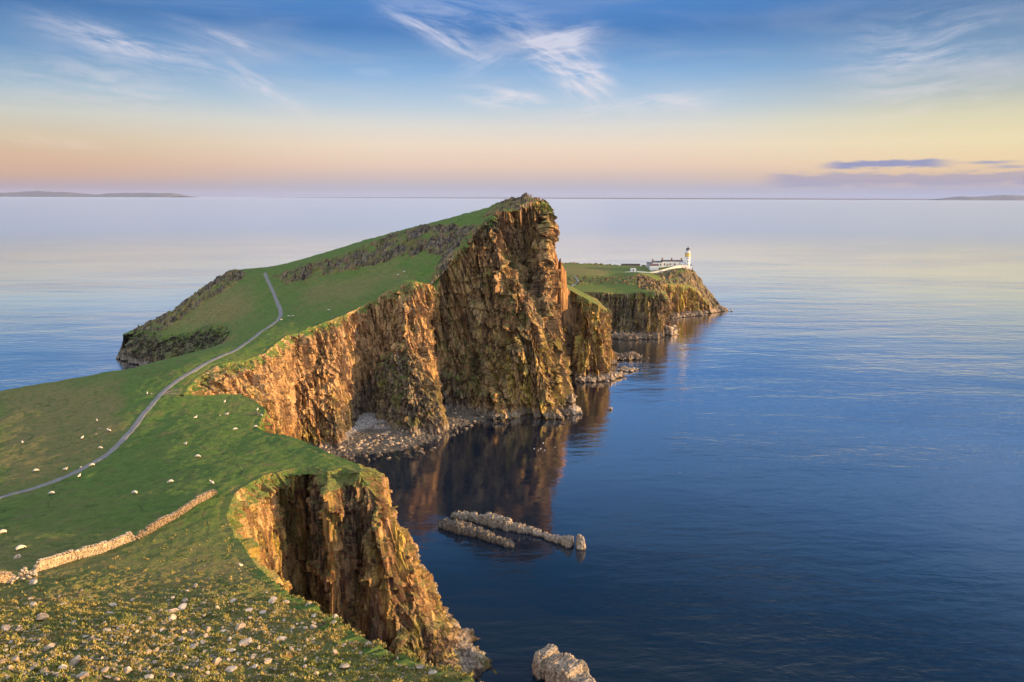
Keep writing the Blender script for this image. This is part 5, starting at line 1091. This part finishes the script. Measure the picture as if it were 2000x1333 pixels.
house('store', 'low white store at the foot of the lighthouse tower', 1328.4, 1336.6, 512.8, 521.2, 690, 5.5, rmat=simple('pale_roof', (0.45, 0.5, 0.55), .6, .1), doors=(1330.6,))
house('fog_signal_hut', 'small white hut on the seaward side of the lighthouse tower', 1347.6, 1351.6, 518, 523.4, 690, 4)
house('winch_hut', 'small white hut standing alone left of the station wall', 1232.2, 1242.2, 525.2, 531.4, 668, 4.5, wins=(1237,), rmat=simple('white_roof', (0.6, 0.6, 0.6), .6, .1))
def lowwall(name, pl, h, lab, mat, th=0.6, Y=None):
    pts = np.array([P(a, b_, Y=y_) for a, b_, y_ in pl]); c = resample(pts, 1.5); t = np.gradient(c[:, :2], axis=0); t /= np.linalg.norm(t, axis=1, keepdims=True); n_ = np.stack([-t[:, 1], t[:, 0]], 1) * th / 2
    V = np.stack([np.stack([c[:, 0] + n_[:, 0] * s_, c[:, 1] + n_[:, 1] * s_, c[:, 2] + dz], 1) for s_, dz in ((-1, -2), (-1, h), (-1.3, h + .003), (-1.3, h + .2), (1.3, h + .2), (1.3, h + .003), (1, h), (1, -2))], 1)
    k = len(c); ob = mesh_obj(name, V.reshape(-1, 3), gridfaces(k, 8), mat); me = ob.data
    bm = bmesh.new(); bm.from_mesh(me); bmesh.ops.holes_fill(bm, edges=[e_ for e_ in bm.edges if e_.is_boundary], sides=0); bmesh.ops.recalc_face_normals(bm, faces=bm.faces[:]); bm.to_mesh(me); bm.free()
    return tag(ob, lab, 'wall')
M_PINKW = simple('weathered_whitewash', (0.60, 0.55, 0.50), 0.8, 0.12, 0.5)
lowwall('boundary_wall', [(1243, 533, 668), (1255, 534, 668), (1270, 535.4, 668)], 1.4, 'white boundary wall running left from the shed towards the lone hut', M_WHITE)
lowwall('boundary_wall', [(1270, 535.6, 668), (1280, 534.6, 669), (1295, 531, 672), (1312, 526.4, 678), (1328, 523, 684), (1345, 522.2, 686)], 2.0, 'long pale wall climbing from the shed to the lighthouse tower', M_PINKW)
lowwall('boundary_wall', [(1220.5, 534.6, 664), (1232, 534.0, 664)], 1.4, 'short low white wall left of the lone hut', M_WHITE)
# old dark ruins on the skyline behind
house('ruined_hut', 'dark ruined hut with pale uprights on the skyline left of the station', 1215, 1250, 516.4, 522.6, 738, 6, wmat=simple('ruin_wall', (0.13, 0.10, 0.09), .9, .4, .6), roof='flat')
house('ruined_hut', 'small dark ruin on the skyline close to the cottages', 1255, 1261, 518.6, 522.6, 738, 5, wmat=simple('ruin_wall', (0.13, 0.10, 0.09), .9, .4, .6), roof='flat')

# ------------------------------------------------------------------ the evening air
hz = boxes('haze', [(-60000, 60000, -20000, 50000, -8, 420)], None) if False else None
me = bpy.data.meshes.new('haze'); bm = bmesh.new(); r_ = bmesh.ops.create_cube(bm, size=1.0)
for v in r_['verts']: v.co = Vector((v.co.x * 260000, 50000 + v.co.y * 180000, 470 + v.co.z * 960))
bm.to_mesh(me); bm.free(); hm = bpy.data.materials.new('haze'); hm.use_nodes = True; nt_ = hm.node_tree; nt_.nodes.clear()
ho = nt_.nodes.new('ShaderNodeOutputMaterial'); hv = nt_.nodes.new('ShaderNodeVolumePrincipled'); hv.inputs['Density'].default_value = 0.0000035; hv.inputs['Color'].default_value = (0.50, 0.62, 1.0, 1); hv.inputs['Anisotropy'].default_value = 0.0
nt_.links.new(hv.outputs[0], ho.inputs['Volume']); me.materials.append(hm); ob = bpy.data.objects.new('haze', me); COL.objects.link(ob); tag(ob, 'thin blue evening haze over the whole sea', 'haze', kind='stuff')
